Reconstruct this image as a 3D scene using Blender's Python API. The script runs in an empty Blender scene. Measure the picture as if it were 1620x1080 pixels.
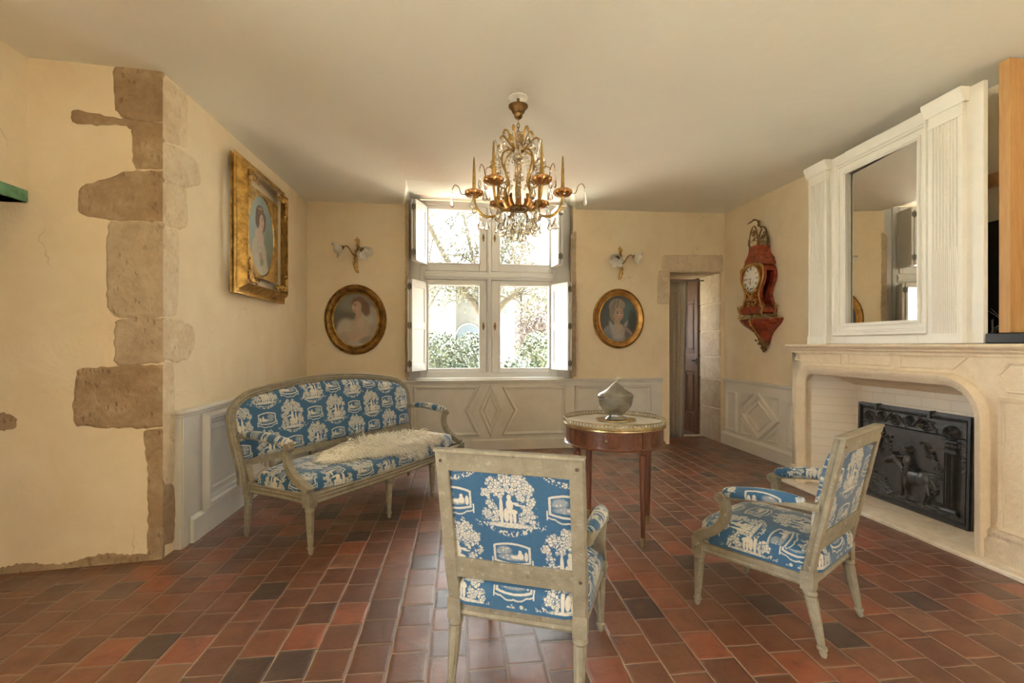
import bpy, math, random
from mathutils import Vector, Matrix
import numpy as np

PI = math.pi
scene = bpy.context.scene
COL = scene.collection
RNG = random.Random(11)

# ------------------------------------------------------------------ camera
FPX = 765.0
YAW = math.atan(85.0 / FPX)
cam_data = bpy.data.cameras.new('camera')
cam_data.sensor_width = 36.0
cam_data.lens = FPX / 1620.0 * 36.0
cam_data.shift_y = 5.0 / 1620.0
cam_data.clip_start = 0.05
cam = bpy.data.objects.new('camera', cam_data)
cam.location = (0, 0, 1.30)
cam.rotation_euler = (PI / 2, 0, -YAW)
COL.objects.link(cam)
scene.camera = cam

# ------------------------------------------------------------------ sky and exposure
SKY = 8.5
world = bpy.data.worlds.new('sky')
scene.world = world
world.use_nodes = True
bgn = world.node_tree.nodes['Background']
bgn.inputs[0].default_value = (.91, .955, 1.0, 1)
bgn.inputs[1].default_value = SKY
sun_d = bpy.data.lights.new('sun', 'SUN')
sun_d.energy = 75.0
sun_d.angle = math.radians(1.5)
sun_d.color = (1.0, .98, .94)
sun = bpy.data.objects.new('sun', sun_d)
sun.rotation_euler = Vector((-.18, -.02, -.98)).to_track_quat('-Z', 'Y').to_euler()
COL.objects.link(sun)
scene.view_settings.view_transform = 'Standard'
scene.view_settings.look = 'None'
scene.view_settings.exposure = 1.15
scene.view_settings.gamma = 1.0
scene.view_settings.use_curve_mapping = False
scene.cycles.max_bounces = 10
scene.cycles.diffuse_bounces = 6
scene.cycles.glossy_bounces = 5
scene.cycles.transmission_bounces = 8
scene.cycles.transparent_max_bounces = 12
scene.cycles.caustics_reflective = False
scene.cycles.caustics_refractive = False
scene.cycles.sample_clamp_indirect = 20.0


def portal(name, loc, rot, sx, sy):
    # guides sky light through an opening in the wall; emits nothing itself
    d = bpy.data.lights.new(name, 'AREA')
    d.shape = 'RECTANGLE'
    d.size, d.size_y = sx, sy
    d.cycles.is_portal = True
    o = bpy.data.objects.new(name, d)
    o.location = loc
    o.rotation_euler = rot
    COL.objects.link(o)


portal('window_daylight', (0.42, 6.55, 1.98), (-PI / 2, 0, 0.03), 1.75, 2.2)
portal('rear_window_daylight', (2.0, -2.45, 1.5), (PI / 2, 0, 0), .5, 1.5)
portal('corridor_added_window_daylight', (1.88, 7.8, 1.55), (PI / 2, 0, -PI / 2), 1.1, .65)  # unseen corridor window, added to light the oak door
portal('right_added_window_daylight', (3.58, -1.2, 1.5), (PI / 2, 0, PI / 2), .8, 2.0)  # unseen window in the right wall, added to brighten the left wall
portal('left_added_window_daylight', (-2.51, -.15, 1.5), (PI / 2, 0, -PI / 2), 1.5, 2.1)  # unseen window in the left wall, added to brighten the fireplace side


# ------------------------------------------------------------------ mesh helpers
class MB:
    def __init__(self):
        self.v = []
        self.f = []
        self.uv = {}

    def add(self, vs, fs):
        o = len(self.v)
        self.v.extend([tuple(p) for p in vs])
        self.f.extend([tuple(i + o for i in f) for f in fs])
        return o

    def box(self, x0, x1, y0, y1, z0, z1):
        if x0 > x1: x0, x1 = x1, x0
        if y0 > y1: y0, y1 = y1, y0
        if z0 > z1: z0, z1 = z1, z0
        v = [(x0, y0, z0), (x1, y0, z0), (x1, y1, z0), (x0, y1, z0),
             (x0, y0, z1), (x1, y0, z1), (x1, y1, z1), (x0, y1, z1)]
        self.add(v, [(0, 3, 2, 1), (4, 5, 6, 7), (0, 1, 5, 4), (1, 2, 6, 5), (2, 3, 7, 6), (3, 0, 4, 7)])
        return self

    def prism(self, pts, h0, h1, fr=None):
        """extrude a polygon pts (2D, counter clockwise) from h0 to h1; fr maps (a,b,h) to xyz"""
        fr = fr or (lambda a, b, h: (a, b, h))
        n = len(pts)
        v = [fr(a, b, h0) for a, b in pts] + [fr(a, b, h1) for a, b in pts]
        f = [tuple(range(n - 1, -1, -1)), tuple(range(n, 2 * n))]
        f += [(i, (i + 1) % n, n + (i + 1) % n, n + i) for i in range(n)]
        self.add(v, f)
        return self

    def tube(self, pts, rad, seg=8, cap=True, flat=1.0, up=None):
        pts = [Vector(p) for p in pts]
        n = len(pts)
        if not hasattr(rad, '__len__'): rad = [rad] * n
        ref = Vector(up) if up else None
        rings = []
        prev = None
        for i, p in enumerate(pts):
            t = (pts[min(i + 1, n - 1)] - pts[max(i - 1, 0)])
            if t.length < 1e-9: t = Vector((0, 0, 1))
            t.normalize()
            if ref is not None:
                a = ref - t * ref.dot(t)
            elif prev is None:
                a = Vector((0, 0, 1)) if abs(t.z) < .9 else Vector((1, 0, 0))
                a = a - t * a.dot(t)
            else:
                a = prev - t * prev.dot(t)
            if a.length < 1e-6: a = t.orthogonal()
            a.normalize()
            b = t.cross(a)
            prev = a
            r = rad[i]
            rings.append([p + a * (r * math.cos(2 * PI * k / seg)) + b * (r * flat * math.sin(2 * PI * k / seg)) for k in range(seg)])
        vs = [q for r in rings for q in r]
        fs = []
        for i in range(n - 1):
            for k in range(seg):
                k2 = (k + 1) % seg
                fs.append((i * seg + k, i * seg + k2, (i + 1) * seg + k2, (i + 1) * seg + k))
        if cap:
            fs.append(tuple(range(seg - 1, -1, -1)))
            fs.append(tuple(range((n - 1) * seg, n * seg)))
        self.add(vs, fs)
        return self

    def sweep(self, pts, prof, closed=False, right=None):
        """sweep a closed profile [(a,b)] along pts; a goes along right(i), b along the other normal"""
        pts = [Vector(p) for p in pts]
        n = len(pts)
        m = len(prof)
        vs = []
        up = Vector(right)
        for i in range(n):
            if closed:
                t0 = (pts[i] - pts[i - 1]).normalized()
                t1 = (pts[(i + 1) % n] - pts[i]).normalized()
            else:
                t0 = (pts[i] - pts[max(i - 1, 0)])
                t1 = (pts[min(i + 1, n - 1)] - pts[i])
                if t0.length < 1e-9: t0 = t1.copy()
                if t1.length < 1e-9: t1 = t0.copy()
                t0.normalize()
                t1.normalize()
            s0 = t0.cross(up).normalized()
            s1 = t1.cross(up).normalized()
            s = (s0 + s1)
            if s.length < 1e-6: s = s0
            s.normalize()
            k = 1.0 / max(.35, s.dot(s0))
            for a, b in prof:
                vs.append(pts[i] + s * (a * k) + up * b)
        fs = []
        for i in range(n if closed else n - 1):
            j = (i + 1) % n
            for k in range(m):
                k2 = (k + 1) % m
                fs.append((i * m + k, j * m + k, j * m + k2, i * m + k2))
        if not closed:
            fs.append(tuple(range(m)))
            fs.append(tuple(range(n * m - 1, (n - 1) * m - 1, -1)))
        self.add(vs, fs)
        return self

    def lathe(self, prof, seg=32, c=(0, 0, 0), sx=1.0, sy=1.0, axis='z', lobes=0, lobe=0.0):
        vs, fs = [], []
        m = len(prof)
        for k in range(seg):
            a = 2 * PI * k / seg
            g = 1.0 + (lobe * abs(math.sin(a * lobes / 2)) if lobes else 0)
            for r, z in prof:
                p = (r * g * sx * math.cos(a), r * g * sy * math.sin(a), z)
                if axis == 'y': p = (p[0], p[2], p[1])
                if axis == 'x': p = (p[2], p[0], p[1])
                vs.append((c[0] + p[0], c[1] + p[1], c[2] + p[2]))
        for k in range(seg):
            k2 = (k + 1) % seg
            for i in range(m - 1):
                fs.append((k * m + i, k2 * m + i, k2 * m + i + 1, k * m + i + 1))
        if prof[0][0] > 1e-6: fs.append(tuple(k * m for k in range(seg - 1, -1, -1)))
        if prof[-1][0] > 1e-6: fs.append(tuple(k * m + m - 1 for k in range(seg)))
        self.add(vs, fs)
        return self

    def ball(self, c, r, sx=1, sy=1, sz=1, nu=12, nv=8):
        prof = [(max(1e-7, r * math.sin(PI * i / nv)), -r * math.cos(PI * i / nv) * sz) for i in range(nv + 1)]
        return self.lathe(prof, nu, c, sx, sy)

    def grid(self, fn, nu, nv, cu=False, cv=False):
        vs = [fn(i / (nu if cu else nu - 1), j / (nv if cv else nv - 1)) for i in range(nu) for j in range(nv)]
        fs = []
        for i in range(nu if cu else nu - 1):
            for j in range(nv if cv else nv - 1):
                i2, j2 = (i + 1) % nu, (j + 1) % nv
                fs.append((i * nv + j, i2 * nv + j, i2 * nv + j2, i * nv + j2))
        self.add(vs, fs)
        return self

    def xform(self, M, start=0):
        for i in range(start, len(self.v)):
            self.v[i] = tuple(M @ Vector(self.v[i]))
        return self

    def build(self, name, mat, parent=None, loc=None, rotz=None, smooth=True, bevel=0.0, uv=None, ang=38, wn=True):
        me = bpy.data.meshes.new(name)
        me.from_pydata(self.v, [], self.f)
        me.validate()
        import bmesh
        bm = bmesh.new()
        bm.from_mesh(me)
        bmesh.ops.remove_doubles(bm, verts=bm.verts, dist=1e-6)
        bmesh.ops.recalc_face_normals(bm, faces=bm.faces)
        bm.to_mesh(me)
        bm.free()
        if smooth:
            me.polygons.foreach_set('use_smooth', [True] * len(me.polygons))
            me.set_sharp_from_angle(angle=math.radians(ang))
        if uv:
            lay = me.uv_layers.new(name='UVMap')
            for p in me.polygons:
                for li in p.loop_indices:
                    co = me.vertices[me.loops[li].vertex_index].co
                    lay.data[li].uv = uv(co, p.normal)
        if mat: me.materials.append(mat)
        o = bpy.data.objects.new(name, me)
        COL.objects.link(o)
        if parent: o.parent = parent
        if loc is not None: o.location = loc
        if rotz is not None: o.rotation_euler = (0, 0, rotz)
        if bevel > 0:
            b = o.modifiers.new('bevel', 'BEVEL')
            b.width = bevel
            b.segments = 2
            b.limit_method = 'ANGLE'
            b.angle_limit = math.radians(40)
        return o


def tag(o, label=None, cat=None, group=None, kind=None):
    if label: o['label'] = label
    if cat: o['category'] = cat
    if group: o['group'] = group
    if kind: o['kind'] = kind
    return o


def thing(name, label, cat, loc=(0, 0, 0), rotz=0.0, group=None, kind=None):
    o = bpy.data.objects.new(name, None)
    o.empty_display_size = .1
    o.location = loc
    o.rotation_euler = (0, 0, rotz)
    COL.objects.link(o)
    return tag(o, label, cat, group, kind)


def copy_tree(o, parent=None):
    c = o.copy()
    COL.objects.link(c)
    c.parent = parent
    for ch in list(o.children):
        copy_tree(ch, c)
    return c


def arc(cx, cy, r, a0, a1, n, ry=None):
    ry = r if ry is None else ry
    return [(cx + r * math.cos(a0 + (a1 - a0) * i / (n - 1)), cy + ry * math.sin(a0 + (a1 - a0) * i / (n - 1))) for i in range(n)]


def spline(P, n=6):
    """Catmull-Rom through the points P"""
    P = [Vector(p) for p in P]
    out = []
    for i in range(len(P) - 1):
        p0, p1, p2, p3 = P[max(i - 1, 0)], P[i], P[i + 1], P[min(i + 2, len(P) - 1)]
        for k in range(n):
            t = k / n
            out.append(.5 * ((2 * p1) + (p2 - p0) * t + (2 * p0 - 5 * p1 + 4 * p2 - p3) * t * t + (3 * p1 - p0 - 3 * p2 + p3) * t ** 3))
    out.append(P[-1])
    return out


def lerp_list(a, n):
    """resample a list of numbers to n values"""
    return [float(x) for x in np.interp(np.linspace(0, len(a) - 1, n), range(len(a)), a)]


# ------------------------------------------------------------------ node materials
class S:
    """a node socket with arithmetic"""
    def __init__(s, g, k): s.g, s.k = g, k
    def __add__(a, b): return a.g.m('ADD', a, b)
    def __radd__(a, b): return a.g.m('ADD', b, a)
    def __sub__(a, b): return a.g.m('SUBTRACT', a, b)
    def __rsub__(a, b): return a.g.m('SUBTRACT', b, a)
    def __mul__(a, b): return a.g.m('MULTIPLY', a, b)
    def __rmul__(a, b): return a.g.m('MULTIPLY', b, a)
    def __truediv__(a, b): return a.g.m('DIVIDE', a, b)


class G:
    def __init__(g, name):
        g.mat = bpy.data.materials.new(name)
        g.mat.use_nodes = True
        g.nt = g.mat.node_tree
        g.bsdf = g.nt.nodes['Principled BSDF']
        g.out = g.nt.nodes['Material Output']

    def new(g, t): return g.nt.nodes.new(t)

    def put(g, inp, v):
        if isinstance(v, S): g.nt.links.new(v.k, inp)
        elif isinstance(v, (tuple, list)) and len(v) == 3 and inp.type == 'RGBA': inp.default_value = (*v, 1)
        else: inp.default_value = v

    def m(g, op, a, b=None, c=None, clamp=False):
        n = g.new('ShaderNodeMath')
        n.operation = op
        n.use_clamp = clamp
        g.put(n.inputs[0], a)
        if b is not None: g.put(n.inputs[1], b)
        if c is not None: g.put(n.inputs[2], c)
        return S(g, n.outputs[0])

    def vm(g, op, a, b=None, c=None):
        n = g.new('ShaderNodeVectorMath')
        n.operation = op
        g.put(n.inputs[0], a)
        if b is not None:
            if op == 'SCALE': g.put(n.inputs['Scale'], b)
            else: g.put(n.inputs[1], b)
        if c is not None: g.put(n.inputs[2], c)
        return S(g, n.outputs['Value'] if op in ('LENGTH', 'DISTANCE', 'DOT_PRODUCT') else n.outputs[0])

    def mn(g, a, b): return g.m('MINIMUM', a, b)
    def mx(g, a, b): return g.m('MAXIMUM', a, b)
    def floor(g, a): return g.m('FLOOR', a)
    def fract(g, a): return g.m('FRACT', a)
    def abs(g, a): return g.m('ABSOLUTE', a)

    def step(g, x, e0, e1, to0=0.0, to1=1.0):
        n = g.new('ShaderNodeMapRange')
        n.interpolation_type = 'SMOOTHSTEP'
        for i, v in enumerate((x, e0, e1, to0, to1)): g.put(n.inputs[i], v)
        return S(g, n.outputs[0])

    def coord(g, which='Object'):
        n = g.new('ShaderNodeTexCoord')
        return S(g, n.outputs[which])

    def sep(g, v):
        n = g.new('ShaderNodeSeparateXYZ')
        g.put(n.inputs[0], v)
        return [S(g, o) for o in n.outputs]

    def comb(g, x=0.0, y=0.0, z=0.0):
        n = g.new('ShaderNodeCombineXYZ')
        for i, v in enumerate((x, y, z)): g.put(n.inputs[i], v)
        return S(g, n.outputs[0])

    def noise(g, v, scale=5, detail=3, rough=.55, dist=0.0, color=False):
        n = g.new('ShaderNodeTexNoise')
        g.put(n.inputs['Vector'], v)
        n.inputs['Scale'].default_value = scale
        n.inputs['Detail'].default_value = detail
        n.inputs['Roughness'].default_value = rough
        n.inputs['Distortion'].default_value = dist
        return S(g, n.outputs['Color' if color else 'Fac'])

    def voro(g, v, scale=5, feature='F1', rnd=1.0, out='Distance'):
        n = g.new('ShaderNodeTexVoronoi')
        n.feature = feature
        g.put(n.inputs['Vector'], v)
        n.inputs['Scale'].default_value = scale
        n.inputs['Randomness'].default_value = rnd
        return S(g, n.outputs[out])

    def white(g, v, out='Value'):
        n = g.new('ShaderNodeTexWhiteNoise')
        n.noise_dimensions = '3D'
        g.put(n.inputs['Vector'], v)
        return S(g, n.outputs[out])

    def mix(g, f, a, b):
        n = g.new('ShaderNodeMix')
        n.data_type = 'RGBA'
        g.put(n.inputs[0], f)
        g.put(n.inputs[6], a)
        g.put(n.inputs[7], b)
        return S(g, n.outputs[2])

    def ramp(g, f, stops, const=False):
        n = g.new('ShaderNodeValToRGB')
        cr = n.color_ramp
        if const: cr.interpolation = 'CONSTANT'
        while len(cr.elements) < len(stops): cr.elements.new(.5)
        for e, (p, c) in zip(cr.elements, stops):
            e.position = p
            e.color = (*c, 1)
        g.put(n.inputs[0], f)
        return S(g, n.outputs[0])

    def bump(g, h, dist=.01, strength=1.0):
        n = g.new('ShaderNodeBump')
        n.inputs['Distance'].default_value = dist
        n.inputs['Strength'].default_value = strength
        g.put(n.inputs['Height'], h)
        g.nt.links.new(n.outputs[0], g.bsdf.inputs['Normal'])

    def set(g, color=None, rough=None, metal=None, **kw):
        if color is not None: g.put(g.bsdf.inputs['Base Color'], color)
        if rough is not None: g.put(g.bsdf.inputs['Roughness'], rough)
        if metal is not None: g.put(g.bsdf.inputs['Metallic'], metal)
        for k, v in kw.items(): g.put(g.bsdf.inputs[k], v)
        return g.mat


def simple(name, color, rough=.5, metal=0.0, var=.12, scale=14, bump=0.0, bscale=60, **kw):
    """a colour with a little noise of its own"""
    g = G(name)
    P = g.coord()
    n = g.noise(P, scale, 4)
    c2 = tuple(max(0, c * (1 - var)) for c in color)
    c3 = tuple(min(1, c * (1 + var)) for c in color)
    c = g.ramp(n, [(.3, c2), (.7, c3)])
    if bump: g.bump(g.noise(P, bscale, 3), bump)
    return g.set(c, rough, metal, **kw)


M = {}


def mk_plaster():
    g = G('lime_plaster')
    P = g.coord()
    big = g.noise(P, .9, 3, .6)
    mid = g.noise(P, 4.5, 5, .65, .6)
    fine = g.noise(P, 38, 4, .6)
    c = g.ramp(big * .55 + mid * .45, [(.30, (.715, .585, .385)), (.5, (.765, .645, .45)), (.70, (.81, .71, .53))])
    stain = g.step(g.noise(P, 2.3, 6, .7, 1.2), .66, .74)
    c = g.mix(stain * .22, c, (.52, .37, .19))
    crack = g.voro(g.vm('ADD', P, g.vm('SCALE', g.noise(P, 3, 3, .6, 0, True), .35)), 1.1, 'DISTANCE_TO_EDGE')
    cm = g.step(crack, .0, .004, 1.0, 0.0) * g.step(g.noise(P, 1.7, 2), .52, .62)
    c = g.mix(cm * .35, c, (.42, .29, .15))
    g.bump(mid * .8 + fine * .16 - cm * .2, .012, .55)
    return g.set(c, .88)


def mk_stone(name, a, b, c3, pits=1.0):
    g = G(name)
    P = g.coord()
    n1 = g.noise(P, 3.2, 6, .68, .8)
    n2 = g.noise(P, 17, 5, .7)
    c = g.ramp(n1 * .6 + n2 * .4, [(.34, a), (.5, b), (.66, c3)])
    pit = g.step(g.voro(g.vm('MULTIPLY', P, (1, 1, .55)), 30, 'F1', 1), .12, .34) 
    pm = g.step(g.noise(P, 5, 2), .45, .6)
    ph = 1.0 - (1.0 - pit) * pm * pits
    c = g.mix((1.0 - ph) * .5, c, a)
    dm = g.step(g.voro(g.vm('MULTIPLY', P, (1, 1, .6)), 21, 'F1', 1), .10, .22, 1.0, 0.0) * g.step(g.noise(P, 2.6, 2), .48, .58)
    c = g.mix(dm * .55 * pits, c, c3)
    c = g.mix(g.step(g.noise(P, 6, 6, .75, 1.5), .54, .62) * .5 * pits, c, a)
    g.bump(n2 * .8 + n1 * .5 + ph * .5 + dm * .5 * pits, .014, .9)
    return g.set(c, .9)


def mk_floor():
    g = G('terracotta_tiles')
    P = g.coord()
    wob = g.vm('SCALE', g.vm('SUBTRACT', g.noise(P, 7, 3, .6, 0, True), (.5, .5, .5)), .012)
    x, y, z = g.sep(g.vm('ADD', P, wob))
    W, L = .158, .190
    cx = (x + 20.03) / W
    col = g.floor(cx)
    fx = g.fract(cx)
    off = g.white(g.comb(col, 3.7, 1.1))
    cy = (y + 20.0) / L + off * .5 + g.fract(col * .5) * 1.0
    row = g.floor(cy)
    fy = g.fract(cy)
    dx = g.mn(fx, 1.0 - fx) * W
    dy = g.mn(fy, 1.0 - fy) * L
    d = g.mn(dx, dy)
    r1 = g.white(g.comb(col, row, .5))
    r2 = g.white(g.comb(col, row, 8.5))
    tile = g.ramp(r1, [(.0, (.175, .068, .036)), (.30, (.215, .083, .043)), (.52, (.24, .088, .043)), (.70, (.135, .060, .038)),
                       (.80, (.33, .105, .052)), (.90, (.080, .048, .038)), (.955, (.27, .125, .07))], True)
    soft = g.noise(P, 9, 5, .65, .5)
    tile = g.mix(g.step(soft, .42, .72) * .45, tile, (.085, .04, .026))
    tile = g.mix(g.step(g.noise(P, 3.1, 4, .6), .55, .8) * .4, tile, (.33, .15, .085))
    spk = g.step(g.voro(P, 46, 'F1'), .10, .05) * g.step(g.noise(P, 2.2, 3), .5, .65)
    tile = g.mix(spk * .6, tile, (.45, .33, .23))
    tile = g.vm('SCALE', tile, .82)
    vein = g.step(g.noise(P, 21, 6, .75, 2.0), .58, .70)
    tile = g.mix(vein * .35, tile, (.10, .055, .038))
    gw = g.noise(P, 11, 2) * .003 + .0004
    gm = g.step(d - gw, .0, .0022, 1.0, 0.0)
    grout = g.mix(g.noise(P, 5, 3), (.17, .115, .075), (.44, .34, .235))
    c = g.mix(gm, tile, grout)
    edge = g.step(d, .0, .016)
    tiltx = (fx - .5) * (r2 - .5) * .5
    h = edge * .55 + g.noise(P, 26, 5, .7) * .5 + soft * .5 + tiltx - gm * .3
    g.bump(h, .006, .75)
    ro = g.step(g.noise(P, 6, 4, .6), .3, .75, .30, .50) + gm * .3
    return g.set(c, ro, 0.0, **{'Specular IOR Level': .6, 'Coat Weight': .45, 'Coat Roughness': .24})


def toile(g):
    """white-on-blue pastoral print: trees with a seated piper, oval medallions, leafy swags (UV in metres)"""
    n = g.new('ShaderNodeUVMap')
    uvv = S(g, n.outputs[0])
    wob = g.vm('SCALE', g.vm('SUBTRACT', g.noise(uvv, 90, 2, .5, 0, True), (.5, .5, .5)), .0035)
    u, v, _ = g.sep(g.vm('ADD', uvv, wob))
    W, PER = .21, .396
    cu = (u + 10.5) / W
    col = g.floor(cu)
    x = (g.fract(cu) - .5) * W
    odd = g.fract(col * .5) * 2.0
    y = g.fract((v + 10.0) / PER + odd * .5) * PER          # 0..PER inside a column
    q = g.comb(x, y, 0.0)
    # foliage: union of discs, broken into leaves
    leaves = [(-.055, .335, .030), (-.012, .352, .030), (.035, .348, .033), (.070, .325, .026), (-.082, .300, .022), (.050, .300, .030),
              (-.035, .310, .026), (.078, .275, .022), (-.070, .258, .020), (.062, .248, .020), (-.080, .222, .022), (.080, .225, .018),
              (-.05, .232, .020), (.05, .215, .024), (-.055, .205, .018), (.085, .200, .016), (.010, .325, .028), (-.012, .378, .014), (.03, .383, .012)]
    D = None
    for a, b, r in leaves:
        e = g.vm('DISTANCE', q, (a, b, 0)) - r
        D = e if D is None else g.mn(D, e)
    qn = g.comb(u, v, 0.0)
    vf = g.voro(qn, 78, 'F1', .9)
    ve = g.voro(qn, 78, 'DISTANCE_TO_EDGE', .9)
    curl = g.step(g.abs(vf - .20), .05, .10)
    leaf = g.step(ve, .02, .09) * (curl * .40 + .60)
    tree = g.step(D + vf * .020, .004, .011, 1.0, 0.0) * leaf
    def ell(a, b, rx, ry, s=.12):
        k = g.vm('LENGTH', g.vm('MULTIPLY_ADD', q, (1 / rx, 1 / ry, 0), (-a / rx, -b / ry, 0)))
        return g.step(k, 1.0 - s, 1.0 + s, 1.0, 0.0)
    hole = ell(.004, .252, .036, .046, .2)
    tree = tree * (1.0 - hole)
    def union(L):
        r = None
        for e in L:
            r = e if r is None else g.mx(r, e)
        return r
    trunk = ell(-.030, .235, .007, .055)
    body = [ell(.000, .289, .0085, .0105), ell(.001, .262, .013, .021), ell(.010, .236, .019, .010), ell(.018, .214, .0065, .022),
            ell(.004, .210, .006, .020), ell(-.012, .222, .010, .026), ell(.020, .268, .016, .0045), ell(.035, .262, .015, .003)]
    ground = ell(.0, .184, .082, .010, .25) * (g.step(g.noise(qn, 120, 2), .38, .5) * .55 + .45)
    # medallion
    my = y - .072
    arch = .045 - x * x * 2.6
    sd = g.mx(g.abs(x) - .070, g.abs(my) - arch)
    bead = g.step(g.fract((x + y * .6) * 130.0), .25, .5) * .35 + .65
    med = g.step(g.abs(sd + .005), .0035, .0050, 1.0, 0.0) * bead
    inside = g.step(sd, -.012, -.010, 1.0, 0.0)
    cloud = union([ell(-.028, .085, .026, .016, .3), ell(-.040, .078, .018, .010, .3), ell(.0, .058, .050, .012, .3)]) * (g.step(vf, .2, .42, 1.0, .45))
    folk = union([ell(.030, .082, .0065, .0075), ell(.031, .066, .011, .014), ell(.052, .066, .007, .018), ell(.014, .060, .020, .007)])
    # swags under medallion and under tree
    sw1 = my + .060 - x * x * 4.2
    swag1 = g.step(g.abs(sw1 + g.abs(g.m('SINE', x * 65.0)) * .006 - .002), .0022, .0040, 1.0, 0.0) * g.step(g.abs(x), .070, .078, 1.0, 0.0) * (g.step(g.fract(x * 150.0), .2, .45) * .5 + .5)
    tas = g.step(g.abs(g.abs(x) - .075), .002, .0032, 1.0, 0.0) * g.step(g.abs(my + .035), .016, .019, 1.0, 0.0)
    sy = y - .150 - x * x * 4.3
    band = g.step(g.abs(sy), .006, .013, 1.0, 0.0) * g.step(g.voro(qn, 130, 'F1', 1.0), .42, .58, 1.0, 0.0)
    sy2 = y - .375 + (g.abs(x) - .105) * .45
    band2 = g.step(g.abs(sy2), .005, .011, 1.0, 0.0) * g.step(g.abs(x), .076, .086) * g.step(g.voro(qn, 130, 'F1', 1.0), .30, .48, 1.0, 0.0)
    w = union([tree, trunk, ground, med, cloud * inside * .85, folk * inside, swag1, tas, band, band2] + body)
    weave = g.noise(g.vm('MULTIPLY', uvv, (900, 60, 1)), 1, 2) * .5 + g.noise(g.vm('MULTIPLY', uvv, (60, 900, 1)), 1, 2) * .5
    return w, weave, uvv


def mk_toile():
    g = G('toile_fabric')
    w, weave, uvv = toile(g)
    blue = g.ramp(weave, [(.35, (.024, .092, .188)), (.65, (.048, .145, .270))])
    white = g.ramp(weave, [(.3, (.56, .53, .43)), (.7, (.72, .69, .59))])
    c = g.mix(w * .93, blue, white)
    g.bump(weave + w * .4, .0012, .5)
    return g.set(c, .82, 0.0, **{'Sheen Weight': .55, 'Sheen Roughness': .35})


def mk_wood(name, a, b, scale=1.0, rough=.5, axis=2, coat=0.0, bump=.002):
    g = G(name)
    P = g.coord()
    st = [9 * scale] * 3
    st[axis] = .9 * scale
    v = g.vm('MULTIPLY', P, tuple(st))
    n = g.noise(v, 2.2, 5, .65, 1.6)
    n2 = g.noise(v, 14, 3, .6)
    c = g.ramp(n * .7 + n2 * .3, [(.34, a), (.66, b)])
    g.bump(n2, bump)
    return g.set(c, rough, 0.0, **{'Coat Weight': coat, 'Coat Roughness': .12})


def mk_greywood():
    g = G('worn_grey_painted_wood')
    P = g.coord()
    n = g.noise(P, 16, 5, .7, .4)
    s = g.noise(g.vm('MULTIPLY', P, (40, 40, 6)), 1.6, 4, .6)
    c = g.ramp(n, [(.3, (.205, .180, .125)), (.55, (.275, .248, .180)), (.75, (.335, .305, .235))])
    c = g.mix(g.step(g.noise(P, 38, 5, .75), .57, .68) * .55, c, (.50, .47, .38))
    c = g.mix(g.step(g.noise(P, 27, 4, .7), .62, .72) * .6, c, (.12, .08, .05))
    g.bump(s * .6 + n * .4, .0025, .6)
    return g.set(c, .6)


def mk_gilt(name, a, b, rough=.38, bs=55, bd=.004):
    g = G(name)
    P = g.coord()
    n = g.noise(P, 13, 5, .7)
    c = g.ramp(n, [(.32, a), (.62, b)])
    g.bump(g.noise(P, bs, 4, .65), bd, .7)
    return g.set(c, rough, .85)


def mk_brick(name, c1, c2, mortar, axes=(1, 2)):
    g = G(name)
    P = g.coord()
    xyz = g.sep(P)
    n = g.new('ShaderNodeTexBrick')
    g.put(n.inputs['Vector'], g.comb(xyz[axes[0]] + xyz[0 if axes[0] else 1] * 1.0, xyz[axes[1]], 0.0))
    n.inputs['Color1'].default_value = (*c1, 1)
    n.inputs['Color2'].default_value = (*c2, 1)
    n.inputs['Mortar'].default_value = (*mortar, 1)
    n.inputs['Scale'].default_value = 1.0
    n.inputs['Brick Width'].default_value = .22
    n.inputs['Row Height'].default_value = .075
    n.inputs['Mortar Size'].default_value = .004
    c = S(g, n.outputs[0])
    nz = g.noise(P, 9, 5, .65)
    c = g.mix(g.step(nz, .5, .75) * .35, c, (.72, .60, .43))
    g.bump(nz * .6 - S(g, n.outputs[1]) * .6, .004, .6)
    return g.set(c, .8)


def mk_painting(name, bg, layers, sx, sz, gain=1.0):
    """soft strokes of paint on canvas; layers (x, z, rx, rz, rot, colour, softness) in units of the half size"""
    g = G(name)
    P = g.coord()
    nrm = g.vm('MULTIPLY', P, (1 / sx, 0, 1 / sz))
    wob = g.vm('SCALE', g.vm('SUBTRACT', g.noise(nrm, 9, 4, .65, 0, True), (.5, .5, .5)), .05)
    q = g.vm('MULTIPLY', g.vm('ADD', nrm, wob), (1, 0, 1))
    c = g.mix(g.step(g.noise(nrm, 1.6, 4, .6), .3, .7), bg[0], bg[1])
    for x, z, rx, rz, rot, colr, soft in layers:
        soft = soft * .65
        ca, sa = math.cos(rot), math.sin(rot)
        if abs(rot) < 1e-4:
            k = g.vm('LENGTH', g.vm('MULTIPLY_ADD', q, (1 / rx, 0, 1 / rz), (-x / rx, 0, -z / rz)))
        else:
            t = g.vm('SUBTRACT', q, (x, 0, z))
            k = g.vm('LENGTH', g.comb(g.vm('DOT_PRODUCT', t, (ca / rx, 0, sa / rx)), g.vm('DOT_PRODUCT', t, (-sa / rz, 0, ca / rz)), 0.0))
        c = g.mix(g.step(k, 1 - soft, 1 + soft, 1.0, 0.0), c, colr)
    br = g.noise(g.vm('MULTIPLY', nrm, (14, 0, 9)), 3, 4, .6)
    c = g.mix(g.step(br, .3, .75, .0, .14), c, (.22, .20, .16))
    hs = g.new('ShaderNodeHueSaturation')
    hs.inputs['Value'].default_value = gain
    hs.inputs['Saturation'].default_value = 1.05
    g.put(hs.inputs['Color'], c)
    return g.set(S(g, hs.outputs[0]), .42)


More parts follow.
